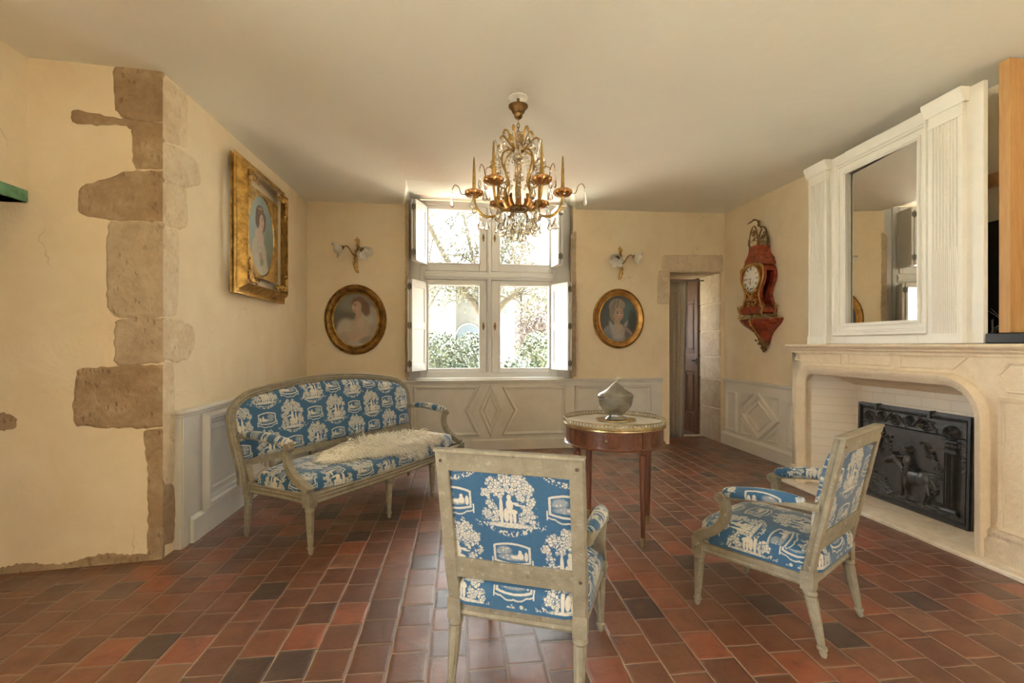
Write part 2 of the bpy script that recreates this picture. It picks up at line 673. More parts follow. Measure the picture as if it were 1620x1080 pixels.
def mk_glass_pane():
    g = G('window_glass')
    t = g.new('ShaderNodeBsdfTransparent')
    t.inputs[0].default_value = (.97, .985, .98, 1)
    gl = g.new('ShaderNodeBsdfGlossy')
    gl.inputs['Roughness'].default_value = .02
    mx = g.new('ShaderNodeMixShader')
    mx.inputs[0].default_value = .07
    g.nt.links.new(t.outputs[0], mx.inputs[1])
    g.nt.links.new(gl.outputs[0], mx.inputs[2])
    g.nt.links.new(mx.outputs[0], g.out.inputs[0])
    return g.mat


def mk_crystal():
    g = G('cut_crystal')
    gl = g.new('ShaderNodeBsdfGlass')
    gl.inputs['IOR'].default_value = 1.5
    gl.inputs['Roughness'].default_value = .02
    gl.inputs[0].default_value = (.97, .95, .90, 1)
    t = g.new('ShaderNodeBsdfTransparent')
    t.inputs[0].default_value = (.96, .94, .90, 1)
    mx = g.new('ShaderNodeMixShader')
    mx.inputs[0].default_value = .12
    g.nt.links.new(gl.outputs[0], mx.inputs[1])
    g.nt.links.new(t.outputs[0], mx.inputs[2])
    g.nt.links.new(mx.outputs[0], g.out.inputs[0])
    return g.mat


def mk_frost():
    g = G('frosted_glass')
    g.set((.88, .86, .80), .35, 0.0, **{'Transmission Weight': .45, 'IOR': 1.3})
    return g.mat


def mk_leaf(name, stops, scale=3.0, gain=1.0):
    stops = [(p, tuple(x * gain for x in c)) for p, c in stops]
    g = G(name)
    P = g.coord()
    n = g.noise(P, scale, 3, .7)
    n2 = g.noise(P, scale * 14, 2, .6)
    c = g.ramp(n * .5 + n2 * .5, stops)
    return g.set(c, .6, 0.0, **{'Subsurface Weight': 0.0})


M['plaster'] = mk_plaster()
M['ceiling'] = simple('ceiling_white_plaster', (.87, .87, .815), .9, 0, .015, 1.5, .004, 9)
M['floor'] = mk_floor()
M['panel'] = simple('grey_white_panelling_paint', (.63, .61, .55), .55, 0, .06, 5, .0015, 30)
M['winwhite'] = simple('white_window_paint', (.68, .68, .665), .42, 0, .03, 6)
M['mirror_paint'] = simple('cream_white_panel_paint', (.76, .725, .645), .5, 0, .03, 6, .001, 40)
M['limestone'] = mk_stone('pale_limestone', (.50, .385, .25), (.62, .505, .355), (.72, .61, .45), .6)
M['mantelstone'] = mk_stone('smooth_limestone', (.68, .54, .365), (.745, .615, .43), (.79, .675, .50), .12)
M['brownstone'] = mk_stone('brown_exposed_stone', (.27, .175, .090), (.37, .26, .15), (.50, .385, .245), 1.0)
M['greystone'] = mk_stone('grey_exposed_stone', (.36, .272, .175), (.47, .37, .245), (.56, .46, .32), .7)
M['palestone'] = mk_stone('pale_exposed_stone', (.56, .42, .25), (.68, .55, .37), (.78, .68, .51), 1.0)
M['hearth'] = mk_stone('hearth_marble', (.60, .50, .37), (.72, .63, .50), (.80, .73, .62), .0)
M['firebrick'] = mk_brick('limewashed_brick', (.76, .68, .55), (.80, .725, .60), (.70, .60, .45))
M['iron'] = simple('black_cast_iron', (.055, .051, .046), .30, .2, .3, 20, .002, 90, **{'Specular IOR Level': .8})
M['gilt'] = mk_gilt('old_giltwood', (.20, .105, .025), (.60, .37, .10))
M['gilt_bright'] = mk_gilt('worn_gilding', (.42, .21, .06), (.66, .40, .13), .4, 30, .002)
M['gilt_dark'] = mk_gilt('dark_gilding', (.085, .045, .014), (.36, .20, .055), .42, 70, .005)
M['bronze'] = mk_gilt('gilt_bronze', (.24, .135, .03), (.62, .40, .12), .3, 90, .002)
M['oldbronze'] = mk_gilt('aged_bronze', (.11, .065, .025), (.33, .20, .08), .38, 90, .002)
M['copper'] = mk_gilt('copper_gilt_pan', (.40, .17, .05), (.72, .40, .15), .24, 60, .003)
M['brass'] = mk_gilt('brass', (.28, .20, .085), (.52, .41, .21), .3, 60, .001)
M['crystal'] = mk_crystal()
M['frost'] = mk_frost()
M['greywood'] = mk_greywood()
M['toile'] = mk_toile()
M['mahogany'] = mk_wood('mahogany', (.060, .019, .009), (.185, .064, .028), 1.0, .3, 2, .5)
M['mahogany_x'] = mk_wood('mahogany_band', (.068, .022, .010), (.205, .072, .030), 1.0, .28, 0, .5)
M['oak'] = mk_wood('dark_oak', (.060, .030, .014), (.185, .095, .048), 1.0, .4, 2, .3)
M['pine'] = mk_wood('pine_post', (.42, .215, .072), (.56, .325, .13), .55, .55, 2)
M['marbletop'] = simple('grey_white_marble', (.60, .585, .52), .22, 0, .10, 7)
M['pewter'] = simple('pewter', (.36, .35, .315), .30, .92, .25, 12, .001, 40)
M['mirror'] = simple('mirror_glass', (.86, .85, .80), .012, 1.0, .01)
M['linen'] = simple('beige_linen', (.47, .405, .305), .9, 0, .10, 40, .001, 300)
M['lining'] = simple('grey_lining', (.25, .24, .23), .9, 0, .08, 30)
M['wool'] = simple('sheepskin_wool', (.90, .86, .75), .9, 0, .06, 9)
M['clockred'] = simple('red_tortoiseshell', (.265, .042, .016), .25, 0, .45, 22, 0, 1, **{'Coat Weight': .4})
M['enamel'] = simple('white_enamel', (.82, .80, .74), .25, 0, .02)
M['ink'] = simple('black_enamel', (.02, .018, .016), .4)
M['cavity'] = simple('dark_clock_interior', (.055, .03, .02), .6, 0, .3, 20)
M['green'] = simple('flaking_green_paint', (.13, .30, .17), .6, 0, .35, 16, .003, 40)
M['blackplastic'] = simple('black_plastic', (.015, .014, .013), .35, 0, .1)
M['sheet'] = simple('dark_sheet_gloss', (.020, .019, .017), .15, 0, .1)
M['clear'] = simple('clear_wrap', (.8, .8, .78), .1, 0, .02, 10, 0, 1, **{'Transmission Weight': .9})
M['glass'] = mk_glass_pane()
M['hinge'] = simple('aged_steel_hinge', (.20, .185, .16), .45, .7)
M['render'] = simple('white_render', (.105, .103, .097), .9, 0, .05, 2)
M['housestone'] = mk_stone('grey_house_stone', (.042, .040, .036), (.056, .054, .049), (.070, .067, .061), .5)
M['rooftile'] = mk_brick('roof_tiles', (.10, .040, .024), (.12, .052, .033), (.075, .034, .022))
M['bluedoor'] = simple('blue_grey_boards', (.030, .042, .056), .7, 0, .1)
M['bark'] = simple('mossy_bark', (.055, .048, .032), .9, 0, .35, 9, .02, 12)
M['hedge'] = mk_leaf('hedge_leaves', [(.35, (.008, .018, .004)), (.5, (.022, .042, .011)), (.64, (.055, .075, .030))], 3.0, .62)
M['hedge_light'] = mk_leaf('light_hedge_leaves', [(.35, (.014, .030, .005)), (.5, (.036, .058, .014)), (.64, (.075, .095, .036))], 3.0, .62)
M['springleaf'] = mk_leaf('spring_leaves', [(.35, (.030, .040, .006)), (.55, (.058, .062, .015)), (.70, (.080, .070, .030))], 3.0, .7)
M['redleaf'] = mk_leaf('red_leaves', [(.35, (.020, .008, .006)), (.5, (.050, .022, .016)), (.66, (.092, .060, .048))], 3.0, .6)
M['pale_ground'] = mk_leaf('pale_ground', [(.3, (.36, .35, .25)), (.6, (.50, .48, .38)), (.8, (.58, .55, .45))])  # kept pale so that sun on it bounces into the room
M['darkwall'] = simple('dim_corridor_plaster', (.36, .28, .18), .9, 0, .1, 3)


# ------------------------------------------------------------------ the room shell
def struct(name, mb, mat, label, parent=None, **kw):
    o = mb.build(name, mat, parent, **kw)
    if parent is None: tag(o, label, None, None, 'structure')
    return o


def ceil_z(x, y): return 3.005 + .011 * x + .010 * (y - 6.0)


BWO, BWA = Vector((-1.77, 5.93, 0)), math.atan(.03)      # back wall: local x along it, y into it
def bw(o):
    o.location = BWO
    o.rotation_euler = (0, 0, BWA)
    return o
def bwp(a, d, z=0.0): return BWO + Vector((a * math.cos(BWA) - d * math.sin(BWA), a * math.sin(BWA) + d * math.cos(BWA), z))


struct('floor', MB().box(-3.4, 4.3, -2.7, 8.8, -.12, 0), M['floor'], 'worn terracotta tile floor laid in staggered rows', smooth=False)

# ceiling with the splayed recess in front of the window head
mb = MB()
XA, XB = -.53, 1.25
def cq(pts): mb.add([(x, y, ceil_z(x, y)) for x, y in pts], [tuple(range(len(pts)))])
cq([(-3.4, -2.7), (4.0, -2.7), (4.0, 5.05), (XB, 5.20), (XA, 5.05), (-3.4, 5.05)])
cq([(-3.4, 5.05), (XA, 5.05), (-.66, 6.02), (-.66, 6.2), (-3.4, 6.2)])
cq([(XB, 5.20), (4.0, 5.05), (4.0, 6.6), (1.50, 6.6), (1.50, 6.04)])
zr = 3.115
mb.add([(XA, 5.05, ceil_z(XA, 5.05)), (XB, 5.20, ceil_z(XB, 5.2)), (1.43, 6.16, zr), (-.59, 6.10, zr)], [(0, 1, 2, 3)])
mb.add([(XA, 5.05, ceil_z(XA, 5.05)), (-.59, 6.10, zr), (-.66, 6.02, ceil_z(-.66, 6.02))], [(0, 1, 2)])
mb.add([(XB, 5.20, ceil_z(XB, 5.2)), (1.43, 6.16, zr), (1.50, 6.04, ceil_z(1.5, 6.04))], [(0, 1, 2)])
mb.box(-3.5, 4.2, -2.9, 6.7, 3.28, 3.38)  # unseen slab added above to stop sky light leaking in
struct('ceiling', mb, M['ceiling'], 'smooth off-white plaster ceiling', smooth=False)

# back wall with window and doorway openings
mb = MB()
T = .62
WX0, WX1, WZ0, WZ1 = 1.146, 3.226, .86, 3.115
DX0, DX1, DZ = 4.52, 5.245, 2.268
mb.box(-.9, WX0, 0, T, 0, 3.28)
mb.box(WX0, WX1, 0, T, 0, WZ0)
mb.box(WX0, WX1, 0.0, T, WZ1, 3.28)
mb.box(WX1, DX0, 0, T, 0, 3.28)
mb.box(DX0, DX1, 0, T, DZ, 3.28)
mb.box(DX1, 5.9, 0, T, 0, 3.28)
wall_back = bw(struct('wall_back', mb, M['plaster'], 'back wall of cream lime plaster around the window', smooth=False))


def stone_patch(pts, fr, h, mat, parent, name='exposed_stone', jag=.012, seed=1):
    """a rough-edged block of stone standing slightly proud of the plaster"""
    r = random.Random(seed)
    out = []
    for _ in range(2):                                # round the corners a little
        q = []
        for i in range(len(pts)):
            a, b = Vector(pts[i]), Vector(pts[(i + 1) % len(pts)])
            k = min(.2, .018 / max(.01, (b - a).length))
            q += [tuple(a.lerp(b, k)), tuple(b.lerp(a, k))]
        pts = q
    jag = jag * .45
    n = len(pts)
    for i in range(n):
        a, b = Vector(pts[i]), Vector(pts[(i + 1) % n])
        k = max(1, int((b - a).length / .03))
        for j in range(k):
            p = a.lerp(b, j / k)
            q = (r.uniform(-jag, jag), r.uniform(-jag, jag))
            out.append((p.x + q[0], p.y + q[1]))
    cc_ = Vector((sum(p[0] for p in out) / len(out), sum(p[1] for p in out) / len(out)))
    out = [tuple(Vector(p) + (Vector(p) - cc_).normalized() * .007) for p in out]
    area = sum(out[i][0] * out[(i + 1) % len(out)][1] - out[(i + 1) % len(out)][0] * out[i][1] for i in range(len(out)))
    if area < 0: out.reverse()
    c = Vector((sum(p[0] for p in out) / len(out), sum(p[1] for p in out) / len(out)))
    inn = [tuple(c + (Vector(p) - c) * .93) for p in out]
    m = len(out)
    mb = MB()
    mb.add([fr(a, b, -.02) for a, b in out] + [fr(a, b, h * .4) for a, b in out] + [fr(a, b, h) for a, b in inn],
           [(i, (i + 1) % m, m + (i + 1) % m, m + i) for i in range(m)] + [(m + i, m + (i + 1) % m, 2 * m + (i + 1) % m, 2 * m + i) for i in range(m)] + [tuple(range(2 * m, 3 * m))])
    return mb.build(name, mat, parent, smooth=False)


# stone lintel, quoin and reveal stones of the doorway
for i, P in enumerate([[(4.432, 2.465), (5.27, 2.49), (5.27, 2.272), (4.415, 2.272)], [(4.371, 2.262), (4.52, 2.262), (4.515, 1.838), (4.354, 1.836)]]):
    stone_patch(P, lambda a, b, h: (a, -h, b), .008, M['limestone'], wall_back, 'door_stone', .006, 40 + i)
mb = MB()
mb.box(DX0 - .005, DX1, .012, T, DZ - .015, DZ + .01)
mb.build('lintel_soffit', M['limestone'], wall_back, smooth=False)
r = random.Random(5)
zs = [0, .44, .83, 1.14, 1.49, 1.86, 2.262]
for a, b in zip(zs[:-1], zs[1:]):
    d = r.uniform(.004, .014)
    mb = MB().box(DX1 - d, DX1 + .05, .004, T - .02, a + .006, b - .006)
    mb.build('jamb_stone', M['greystone'] if a < .8 else M['limestone'], wall_back, bevel=.008)
# rough render strips on the window reveals
for s, x0, x1 in ((0, WX0 - .012, WX0 + .03), (1, WX1 - .03, WX1 + .035)):
    pts = [(x0, .9), (x1, .9), (x1, 3.02 if s == 0 else 2.75), (x0, 3.02 if s == 0 else 2.70)]
    stone_patch(pts, lambda a, b, h: (a, -h, b), .003, M['greystone'], wall_back, 'rough_render', .012, 60 + s)
    mb = MB()
    xs = WX0 if s == 0 else WX1
    mb.box(xs - .004, xs + .004, .005, .5, .87, 3.1)
    mb.build('reveal_render', M['greystone'] if s == 0 else M['limestone'], wall_back, smooth=False)

# left side: the thick pier, its return, and the opening with the green lintel
mb = MB()
mb.prism([(-1.79, 3.155), (-1.77, 6.7), (-3.3, 6.7), (-3.3, 2.957), (-2.46, 3.0668)], 0, 3.28)
wall_left = struct('wall_left', mb, M['plaster'], 'cream plaster left wall ending in a pier with exposed stone blocks', smooth=False)
PA, PB = Vector((-1.79, 3.155)), Vector((-2.588, 3.05))
PT = (PA - PB).normalized()
PN = Vector((PT.y, -PT.x))
def pf(a, b, h):
    a = .812 if a > .785 else a
    p = PB + PT * a + PN * h
    return (p.x, p.y, b)
BROWN = [[(0.558, 2.955), (0.812, 2.955), (0.812, 2.655), (0.62, 2.648), (0.564, 2.704)],
         [(0.358, 2.673), (0.62, 2.64), (0.812, 2.645), (0.812, 2.365), (0.659, 2.359), (0.649, 2.585), (0.607, 2.604), (0.459, 2.595), (0.361, 2.592), (0.346, 2.627)],
         [(0.636, 2.334), (0.812, 2.354), (0.812, 2.05), (0.529, 2.043), (0.39, 2.061), (0.377, 2.141), (0.39, 2.224)],
         [(0.374, 1.155), (0.812, 1.177), (0.812, 0.803), (0.711, 0.801), (0.365, 0.826), (0.358, 0.948)],
         [(0.711, 0.785), (0.812, 0.788), (0.812, 0.472), (0.812, 0.02), (0.731, 0.02), (0.738, 0.479)],
         [(0.0, 0.904), (0.025, 0.904), (0.078, 0.877), (0.072, 0.834), (0.019, 0.815), (0.0, 0.818)]]
GREY = [[(0.529, 2.028), (0.812, 2.042), (0.812, 1.473), (0.574, 1.462), (0.523, 1.536)],
        [(0.568, 1.447), (0.812, 1.458), (0.812, 1.196), (0.564, 1.176)]]
PALE = [[(3.157, 2.93), (3.422, 2.947), (3.422, 2.612), (3.157, 2.542)], [(3.157, 2.527), (3.362, 2.563), (3.565, 2.556), (3.59, 2.424), (3.437, 2.348), (3.157, 2.304)],
        [(3.157, 2.289), (3.407, 2.33), (3.422, 2.084), (3.333, 2.046), (3.157, 2.035)], [(3.157, 2.012), (3.326, 2.028), (3.319, 1.726), (3.305, 1.49), (3.157, 1.473)],
        [(3.157, 1.458), (3.362, 1.452), (3.5, 1.416), (3.516, 1.296), (3.437, 1.212), (3.305, 1.190), (3.157, 1.218)],
        [(3.157, 1.18), (3.270, 1.183), (3.275, 0.875), (3.270, 0.432), (3.157, 0.462)], [(3.157, 0.452), (3.270, 0.416), (3.275, 0.06), (3.157, 0.081)]]
for i, P in enumerate(BROWN): stone_patch(P, pf, .007, M['brownstone'], wall_left, seed=i)
for i, P in enumerate(GREY): stone_patch(P, pf, .009, M['greystone'], wall_left, seed=10 + i)
for i, P in enumerate(PALE): stone_patch(P, lambda a, b, h: (-1.79 + .02 * (a - 3.155) / 3.5 + h, 3.152 if a < 3.185 else a, b), .008, M['palestone'] if i < 6 else M['brownstone'], wall_left, seed=20 + i)
# rough mortar along the foot of the pier
r = random.Random(8)
prof = [(i * .0133, .030 + .026 * i / 60 + .014 * math.sin(i * .21) + r.uniform(-.006, .006)) for i in range(61)]
mb = MB()
mb.prism([(a, .0) for a, _ in prof] + [(a, z) for a, z in reversed(prof)], -.02, .012, lambda a, b, h: pf(a, b, h))
mb.build('foot_mortar', M['brownstone'], wall_left, smooth=False)

mb = MB()
mb.box(-3.3, -2.46, -2.8, -.9, 0, 3.28)
mb.box(-3.3, -2.46, .6, 1.7, 0, 3.28)
mb.box(-3.3, -2.46, -.9, .6, 0, .45)  # below an unseen window gap added to light the fireplace side
mb.box(-3.3, -2.46, -.9, .6, 2.55, 3.28)
mb.box(-3.3, -2.46, 1.7, 3.075, 2.112, 3.28)
mb.box(-3.3, -3.15, 1.7, 3.06, 0, 2.112)
struct('wall_left_front', mb, M['plaster'], 'cream plaster wall above the recess at the left edge', smooth=False)
mb = MB().box(-3.0, -2.448, 1.62, 3.060, 2.112, 2.182)
struct('trim_1', mb, M['green'], 'flaking green painted lintel beam at the left edge', bevel=.006)

# right wall, rear wall and the corridor beyond the doorway
struct('wall_right', MB().box(3.53, 3.95, -2.8, -1.6, 0, 3.28).box(3.53, 3.95, -.8, 6.7, 0, 3.28).box(3.53, 3.95, -1.6, -.8, 0, .5).box(3.53, 3.95, -1.6, -.8, 2.5, 3.28), M['plaster'], 'cream yellow plaster wall behind the fireplace', smooth=False)  # gap near the viewer is an unseen window added to light the left wall
mb = MB()
RY0, RY1 = -2.75, -2.4
for x0, x1, z0, z1 in ((-3.3, 1.75, 0, 3.28), (1.75, 2.25, 0, .75), (1.75, 2.25, 2.25, 3.28), (2.25, 3.95, 0, 3.28)):
    mb.box(x0, x1, RY0, RY1, z0, z1)
struct('wall_rear', mb, M['plaster'], 'rear wall behind the viewer with a tall window opening', smooth=False)
mb = MB()
mb.box(1.9, 2.0, 6.6, 7.2, 0, 2.6)
mb.box(1.9, 2.0, 8.4, 8.8, 0, 2.6)
mb.box(1.9, 2.0, 7.2, 8.4, 0, 1.2)  # below an unseen window gap added to light the door leaf
mb.box(1.9, 2.0, 7.2, 8.4, 1.9, 2.6)
mb.box(3.75, 3.85, 6.6, 8.8, 0, 2.6)
mb.box(1.9, 3.85, 8.7, 8.8, 0, 2.6)
mb.box(1.9, 3.85, 6.45, 8.8, 2.6, 2.7)
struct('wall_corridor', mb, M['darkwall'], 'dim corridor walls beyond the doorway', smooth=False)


# ------------------------------------------------------------------ panelled dado
def moulding(mb, pts, w, h, fr, closed=True):
    """raised bolection strip on a plane along pts (2D); fr(a,b,h) -> xyz"""
    n = len(pts)
    prof = [(-w * .5, 0), (-w * .5, h * .45), (-w * .28, h), (w * .05, h * .9), (w * .2, h * .5), (w * .38, h * .45), (w * .5, h * .12), (w * .5, 0)]
    V = [Vector(p) for p in pts]
    area = sum(V[i].x * V[(i + 1) % n].y - V[(i + 1) % n].x * V[i].y for i in range(n))
    sg = 1 if area > 0 else -1
    vs = []
    m = len(prof)
    for i in range(n):
        t0 = (V[i] - V[i - 1]).normalized() if (closed or i > 0) else (V[1] - V[0]).normalized()
        t1 = (V[(i + 1) % n] - V[i]).normalized() if (closed or i < n - 1) else t0
        if not closed and i == 0: t0 = t1
        n0, n1 = Vector((-t0.y, t0.x)) * sg, Vector((-t1.y, t1.x)) * sg
        s = (n0 + n1).normalized()
        k = 1 / max(.3, s.dot(n0))
        for a, b in prof:
            q = V[i] + s * (a * k)
            vs.append(fr(q.x, q.y, b))
    fs = [(i * m + k, ((i + 1) % n) * m + k, ((i + 1) % n) * m + (k + 1) % m, i * m + (k + 1) % m) for i in range(n if closed else n - 1) for k in range(m)]
    if not closed: fs += [tuple(range(m)), tuple(range(n * m - 1, (n - 1) * m - 1, -1))]
    mb.add(vs, fs)


# back wall
fb = lambda a, b, h: (a, -h, b)
mb = MB()
mb.box(-.0, 4.405, -.020, 0, .0, .845)
dado_back = bw(struct('trim_2', mb, M['panel'], 'grey-white panelled dado below the window', smooth=False))
mb = MB()
mb.box(-.0, 4.42, -.045, 0, .845, .868)
mb.box(-.0, 4.415, -.032, 0, .822, .845)
mb.build('cap_rail', M['panel'], dado_back, bevel=.006)
mb = MB().prism([(0, 0), (-.038, 0), (-.038, .118), (-.020, .135), (0, .135)][::-1], 0.0, 4.412, lambda a, b, h: (h, a, b))
mb.build('skirting_board', M['panel'], dado_back, smooth=False)
for P, inner in (([(1.25, .778), (2.008, .778), (1.865, .49), (2.008, .20), (1.25, .20)], 0), ([(2.17, .775), (2.047, .487), (2.172, .20), (2.293, .487)], .62),
                 ([(2.335, .765), (3.095, .765), (3.095, .197), (2.335, .197), (2.485, .487)], 0), ([(3.255, .762), (3.556, .762), (3.556, .20), (3.255, .20)], 0),
                 ([(3.892, .758), (4.233, .758), (4.233, .20), (3.892, .20)], 0), ([(.12, .778), (1.08, .778), (1.08, .20), (.12, .20)], 0)):
    mb = MB()
    moulding(mb, P, .040, .022, lambda a, b, h: (a, -.020 - h, b))
    if inner:
        c = (sum(p[0] for p in P) / 4, sum(p[1] for p in P) / 4)
        moulding(mb, [(c[0] + (p[0] - c[0]) * inner, c[1] + (p[1] - c[1]) * inner) for p in P], .03, .02, lambda a, b, h: (a, -.020 - h, b))
    mb.build('panel_moulding', M['panel'], dado_back)

# left wall
mb = MB().box(-1.80, -1.745, 3.28, 5.93, 0, .855)
dado_left = struct('trim_3', mb, M['panel'], 'grey-white panelled dado on the left wall behind the settee', smooth=False)
mb = MB()
mb.box(-1.80, -1.715, 3.268, 5.93, .855, .880)
mb.box(-1.80, -1.73, 3.276, 5.93, .835, .855)
mb.build('cap_rail', M['panel'], dado_left, bevel=.006)
MB().prism([(-1.745, 0), (-1.722, 0), (-1.722, .15), (-1.745, .17)], 3.38, 5.91, lambda a, b, h: (a, h, b)).build('skirting_board', M['panel'], dado_left, smooth=False)
MB().box(-1.745, -1.738, 3.29, 3.345, 0, .835).build('corner_post', M['panel'], dado_left, bevel=.003)
for y0, y1 in ((3.57, 4.55), (4.75, 5.78)):
    mb = MB()
    moulding(mb, [(y0, .785), (y1, .785), (y1, .20), (y0, .20)], .08, .042, lambda a, b, h: (-1.745 + h, a, b))
    moulding(mb, [(y0 + .09, .70), (y1 - .09, .70), (y1 - .09, .285), (y0 + .09, .285)], .02, .008, lambda a, b, h: (-1.745 + h, a, b))
    mb.build('panel_moulding', M['panel'], dado_left)

# right wall
fr_ = lambda a, b, h: (3.505 - h, a, b)
mb = MB().box(3.505, 3.53, 4.33, 6.02, 0, .84)
dado_right = struct('trim_4', mb, M['mirror_paint'], 'cream-white panelled dado between doorway and fireplace', smooth=False)
mb = MB()
mb.box(3.465, 3.53, 4.33, 6.05, .838, .862)
mb.box(3.485, 3.53, 4.33, 6.035, .818, .838)
mb.build('cap_rail', M['mirror_paint'], dado_right, bevel=.006)
MB().prism([(3.47, 0), (3.505, 0), (3.505, .16), (3.49, .155), (3.47, .135)], 4.33, 6.07, lambda a, b, h: (a, h, b)).build('skirting_board', M['mirror_paint'], dado_right, smooth=False)
PN_ = [([(5.78, .68), (5.99, .68), (5.99, .21), (5.78, .21)], .04), ([(4.52, .68), (4.80, .68), (4.80, .21), (4.52, .21)], .04)]
cyy, czz, hy, hz = 5.315, .455, .335, .245
PN_ += [([(cyy - hy, czz), (cyy, czz + hz), (cyy + hy, czz), (cyy, czz - hz)], .055)]
PN_ += [([(cyy - hy * .66, czz), (cyy, czz + hz * .66), (cyy + hy * .66, czz), (cyy, czz - hz * .66)], .022)]
for sy in (1, -1):
    for sz in (1, -1):
        PN_.append(([(cyy + sy * hy, czz + sz * hz), (cyy + sy * hy, czz + sz * .095), (cyy + sy * .125, czz + sz * hz)], .024))
for P, w in PN_:
    mb = MB()
    moulding(mb, P, w, .024 if w > .03 else .014, fr_)
    mb.build('panel_moulding', M['mirror_paint'], dado_right)


# ------------------------------------------------------------------ window_1: four casements with folded shutters
win = thing('window_1', 'white mullioned window of four casements with open inside shutters', None, kind='structure')
win.location = BWO
win.rotation_euler = (0, 0, BWA)
D0 = .12
mb = MB()
FX0, FX1, FZ0, FZ1 = 1.299, 3.050, .885, 3.095
mb.box(FX0, FX0 + .075, D0, D0 + .08, FZ0, FZ1)
mb.box(FX1 - .075, FX1, D0, D0 + .08, FZ0, FZ1)
mb.box(FX0 + .075, FX1 - .075, D0, D0 + .08, FZ0, FZ0 + .07)
mb.box(FX0 + .075, FX1 - .075, D0, D0 + .08, FZ1 - .06, FZ1)
mb.box(WX0, FX0, D0 + .02, D0 + .10, .86, 3.11)
mb.box(FX1, WX1, D0 + .02, D0 + .10, .86, 3.11)
mb.build('outer_frame', M['winwhite'], win, bevel=.006)
mb = MB()
mb.box(FX0 + .05, FX1 - .05, D0 - .015, D0 + .08, 2.115, 2.215)
mb.box(FX0 + .05, FX1 - .05, D0 - .030, D0 + .03, 2.145, 2.185)
mb.box(FX0 + .05, FX1 - .05, D0 + .02, D0 + .085, 2.085, 2.255)
mb.box(2.115, 2.21, D0 + .02, D0 + .085, FZ0 + .03, FZ1 - .03)
mb.build('transom', M['winwhite'], win, bevel=.006)
mb = MB()
mb.box(2.135, 2.190, D0 - .018, D0 + .08, FZ0 + .07, FZ1 - .06)
mb.box(2.150, 2.175, D0 - .03, D0, FZ0 + .07, FZ1 - .06)
mb.build('mullion', M['winwhite'], win, bevel=.005)
mb = MB().box(FX0 - .05, FX1 + .06, -.005, D0 + .02, .866, .890)
mb.build('sill', M['winwhite'], win, bevel=.006)
for x0, x1, z0, z1, hx, hz in ((1.375, 2.130, 2.225, 3.030, 2.090, 2.648), (2.195, 2.975, 2.225, 3.030, 2.232, 2.645), (1.375, 2.130, .945, 2.105, 2.090, 1.532), (2.195, 2.975, .945, 2.105, 2.236, 1.532)):
    g0, g1 = (1.408, 2.037) if x0 < 2 else (2.303, 2.932)
    h0, h1 = (2.322, 2.988) if z0 > 2 else (1.004, 2.044)
    mb = MB()
    mb.box(x0, g0, D0 - .008, D0 + .06, z0, z1)
    mb.box(g1, x1, D0 - .008, D0 + .06, z0, z1)
    mb.box(g0, g1, D0 - .008, D0 + .06, z0, h0)
    mb.box(g0, g1, D0 - .008, D0 + .06, h1, z1)
    sash = mb.build('casement', M['winwhite'], win, bevel=.005)
    mb = MB()
    moulding(mb, [(g0 - .006, h0 - .006), (g1 + .006, h0 - .006), (g1 + .006, h1 + .006), (g0 - .006, h1 + .006)], .018, .010, lambda a, b, h: (a, D0 - .008 - h, b))
    mb.build('glazing_bead', M['winwhite'], sash)
    MB().box(g0, g1, D0 + .030, D0 + .034, h0, h1).build('pane', M['glass'], sash, smooth=False)
    mb = MB()
    mb.lathe([(0.0001, -.052), (.007, -.046), (.010, -.03), (.017, 0), (.010, .03), (.007, .046), (.0001, .052)], 12, (hx, D0 - .014, hz), 1, .4)
    mb.ball((hx, D0 - .032, hz), .011)
    mb.build('handle', M['oldbronze'], sash)


def shutter(hx, hy, ex, ey, z0, z1, rows):
    """folded pair of leaves: front leaf from the frame (hx,hy) to the fold edge (ex,ey) in the room, second leaf behind it"""
    a, b = Vector((hx, hy)), Vector((ex, ey))
    d = (b - a).normalized()
    width = (b - a).length
    inner = 1 if hx < 2 else -1                       # side of the leaf that faces the window opening
    n = Vector((-d.y, d.x))
    if n.x * inner < 0: n = -n
    def fr(p, q, h):
        w = a + d * p + n * h
        return (w.x, w.y, q)
    def leaf(h0, h1, mb, w0, w1):
        def bx(p0, p1, q0, q1, t0, t1): mb.prism([(p0, q0), (p1, q0), (p1, q1), (p0, q1)], t0, t1, fr)
        st = .055
        bx(w0, w0 + st, z0, z1, h0, h1)
        bx(w1 - st, w1, z0, z1, h0, h1)
        zz = [z0] + rows + [z1]
        for i, zc in enumerate(zz):
            q0 = z0 if i == 0 else (zc - .045 if i < len(zz) - 1 else z1 - .085)
            q1 = z0 + .085 if i == 0 else (zc + .045 if i < len(zz) - 1 else z1)
            bx(w0 + st, w1 - st, q0, q1, h0, h1)
        bx(w0 + st - .003, w1 - st + .003, z0 + .05, z1 - .05, h0 + .008, h1 - .008)
    mb = MB()
    leaf(-.013, .013, mb, 0, width)
    leaf(-.049, -.023, mb, .02, width)
    o = mb.build('shutter', M['winwhite'], win, bevel=.003)
    hb = MB()
    for f in ((.13, .87) if z1 - z0 < .9 else (.08, .5, .92)):
        zc = z0 + (z1 - z0) * f
        hb.tube([fr(width + .004, zc - .045, -.018), fr(width + .004, zc + .045, -.018)], .008, 8)
        hb.prism([(width - .001, zc - .03), (width + .003, zc - .03), (width + .003, zc + .03), (width - .001, zc + .03)], -.045, .010, fr)
    hb.build('hinge', M['hinge'], o)


shutter(1.382, .105, 1.262, -.225, 2.288, 3.008, [])
shutter(1.374, .105, 1.217, -.24, .985, 2.066, [1.53])
shutter(2.970, .105, 2.992, -.21, 2.288, 3.008, [])
shutter(2.968, .105, 3.105, -.23, .985, 2.066, [1.53])


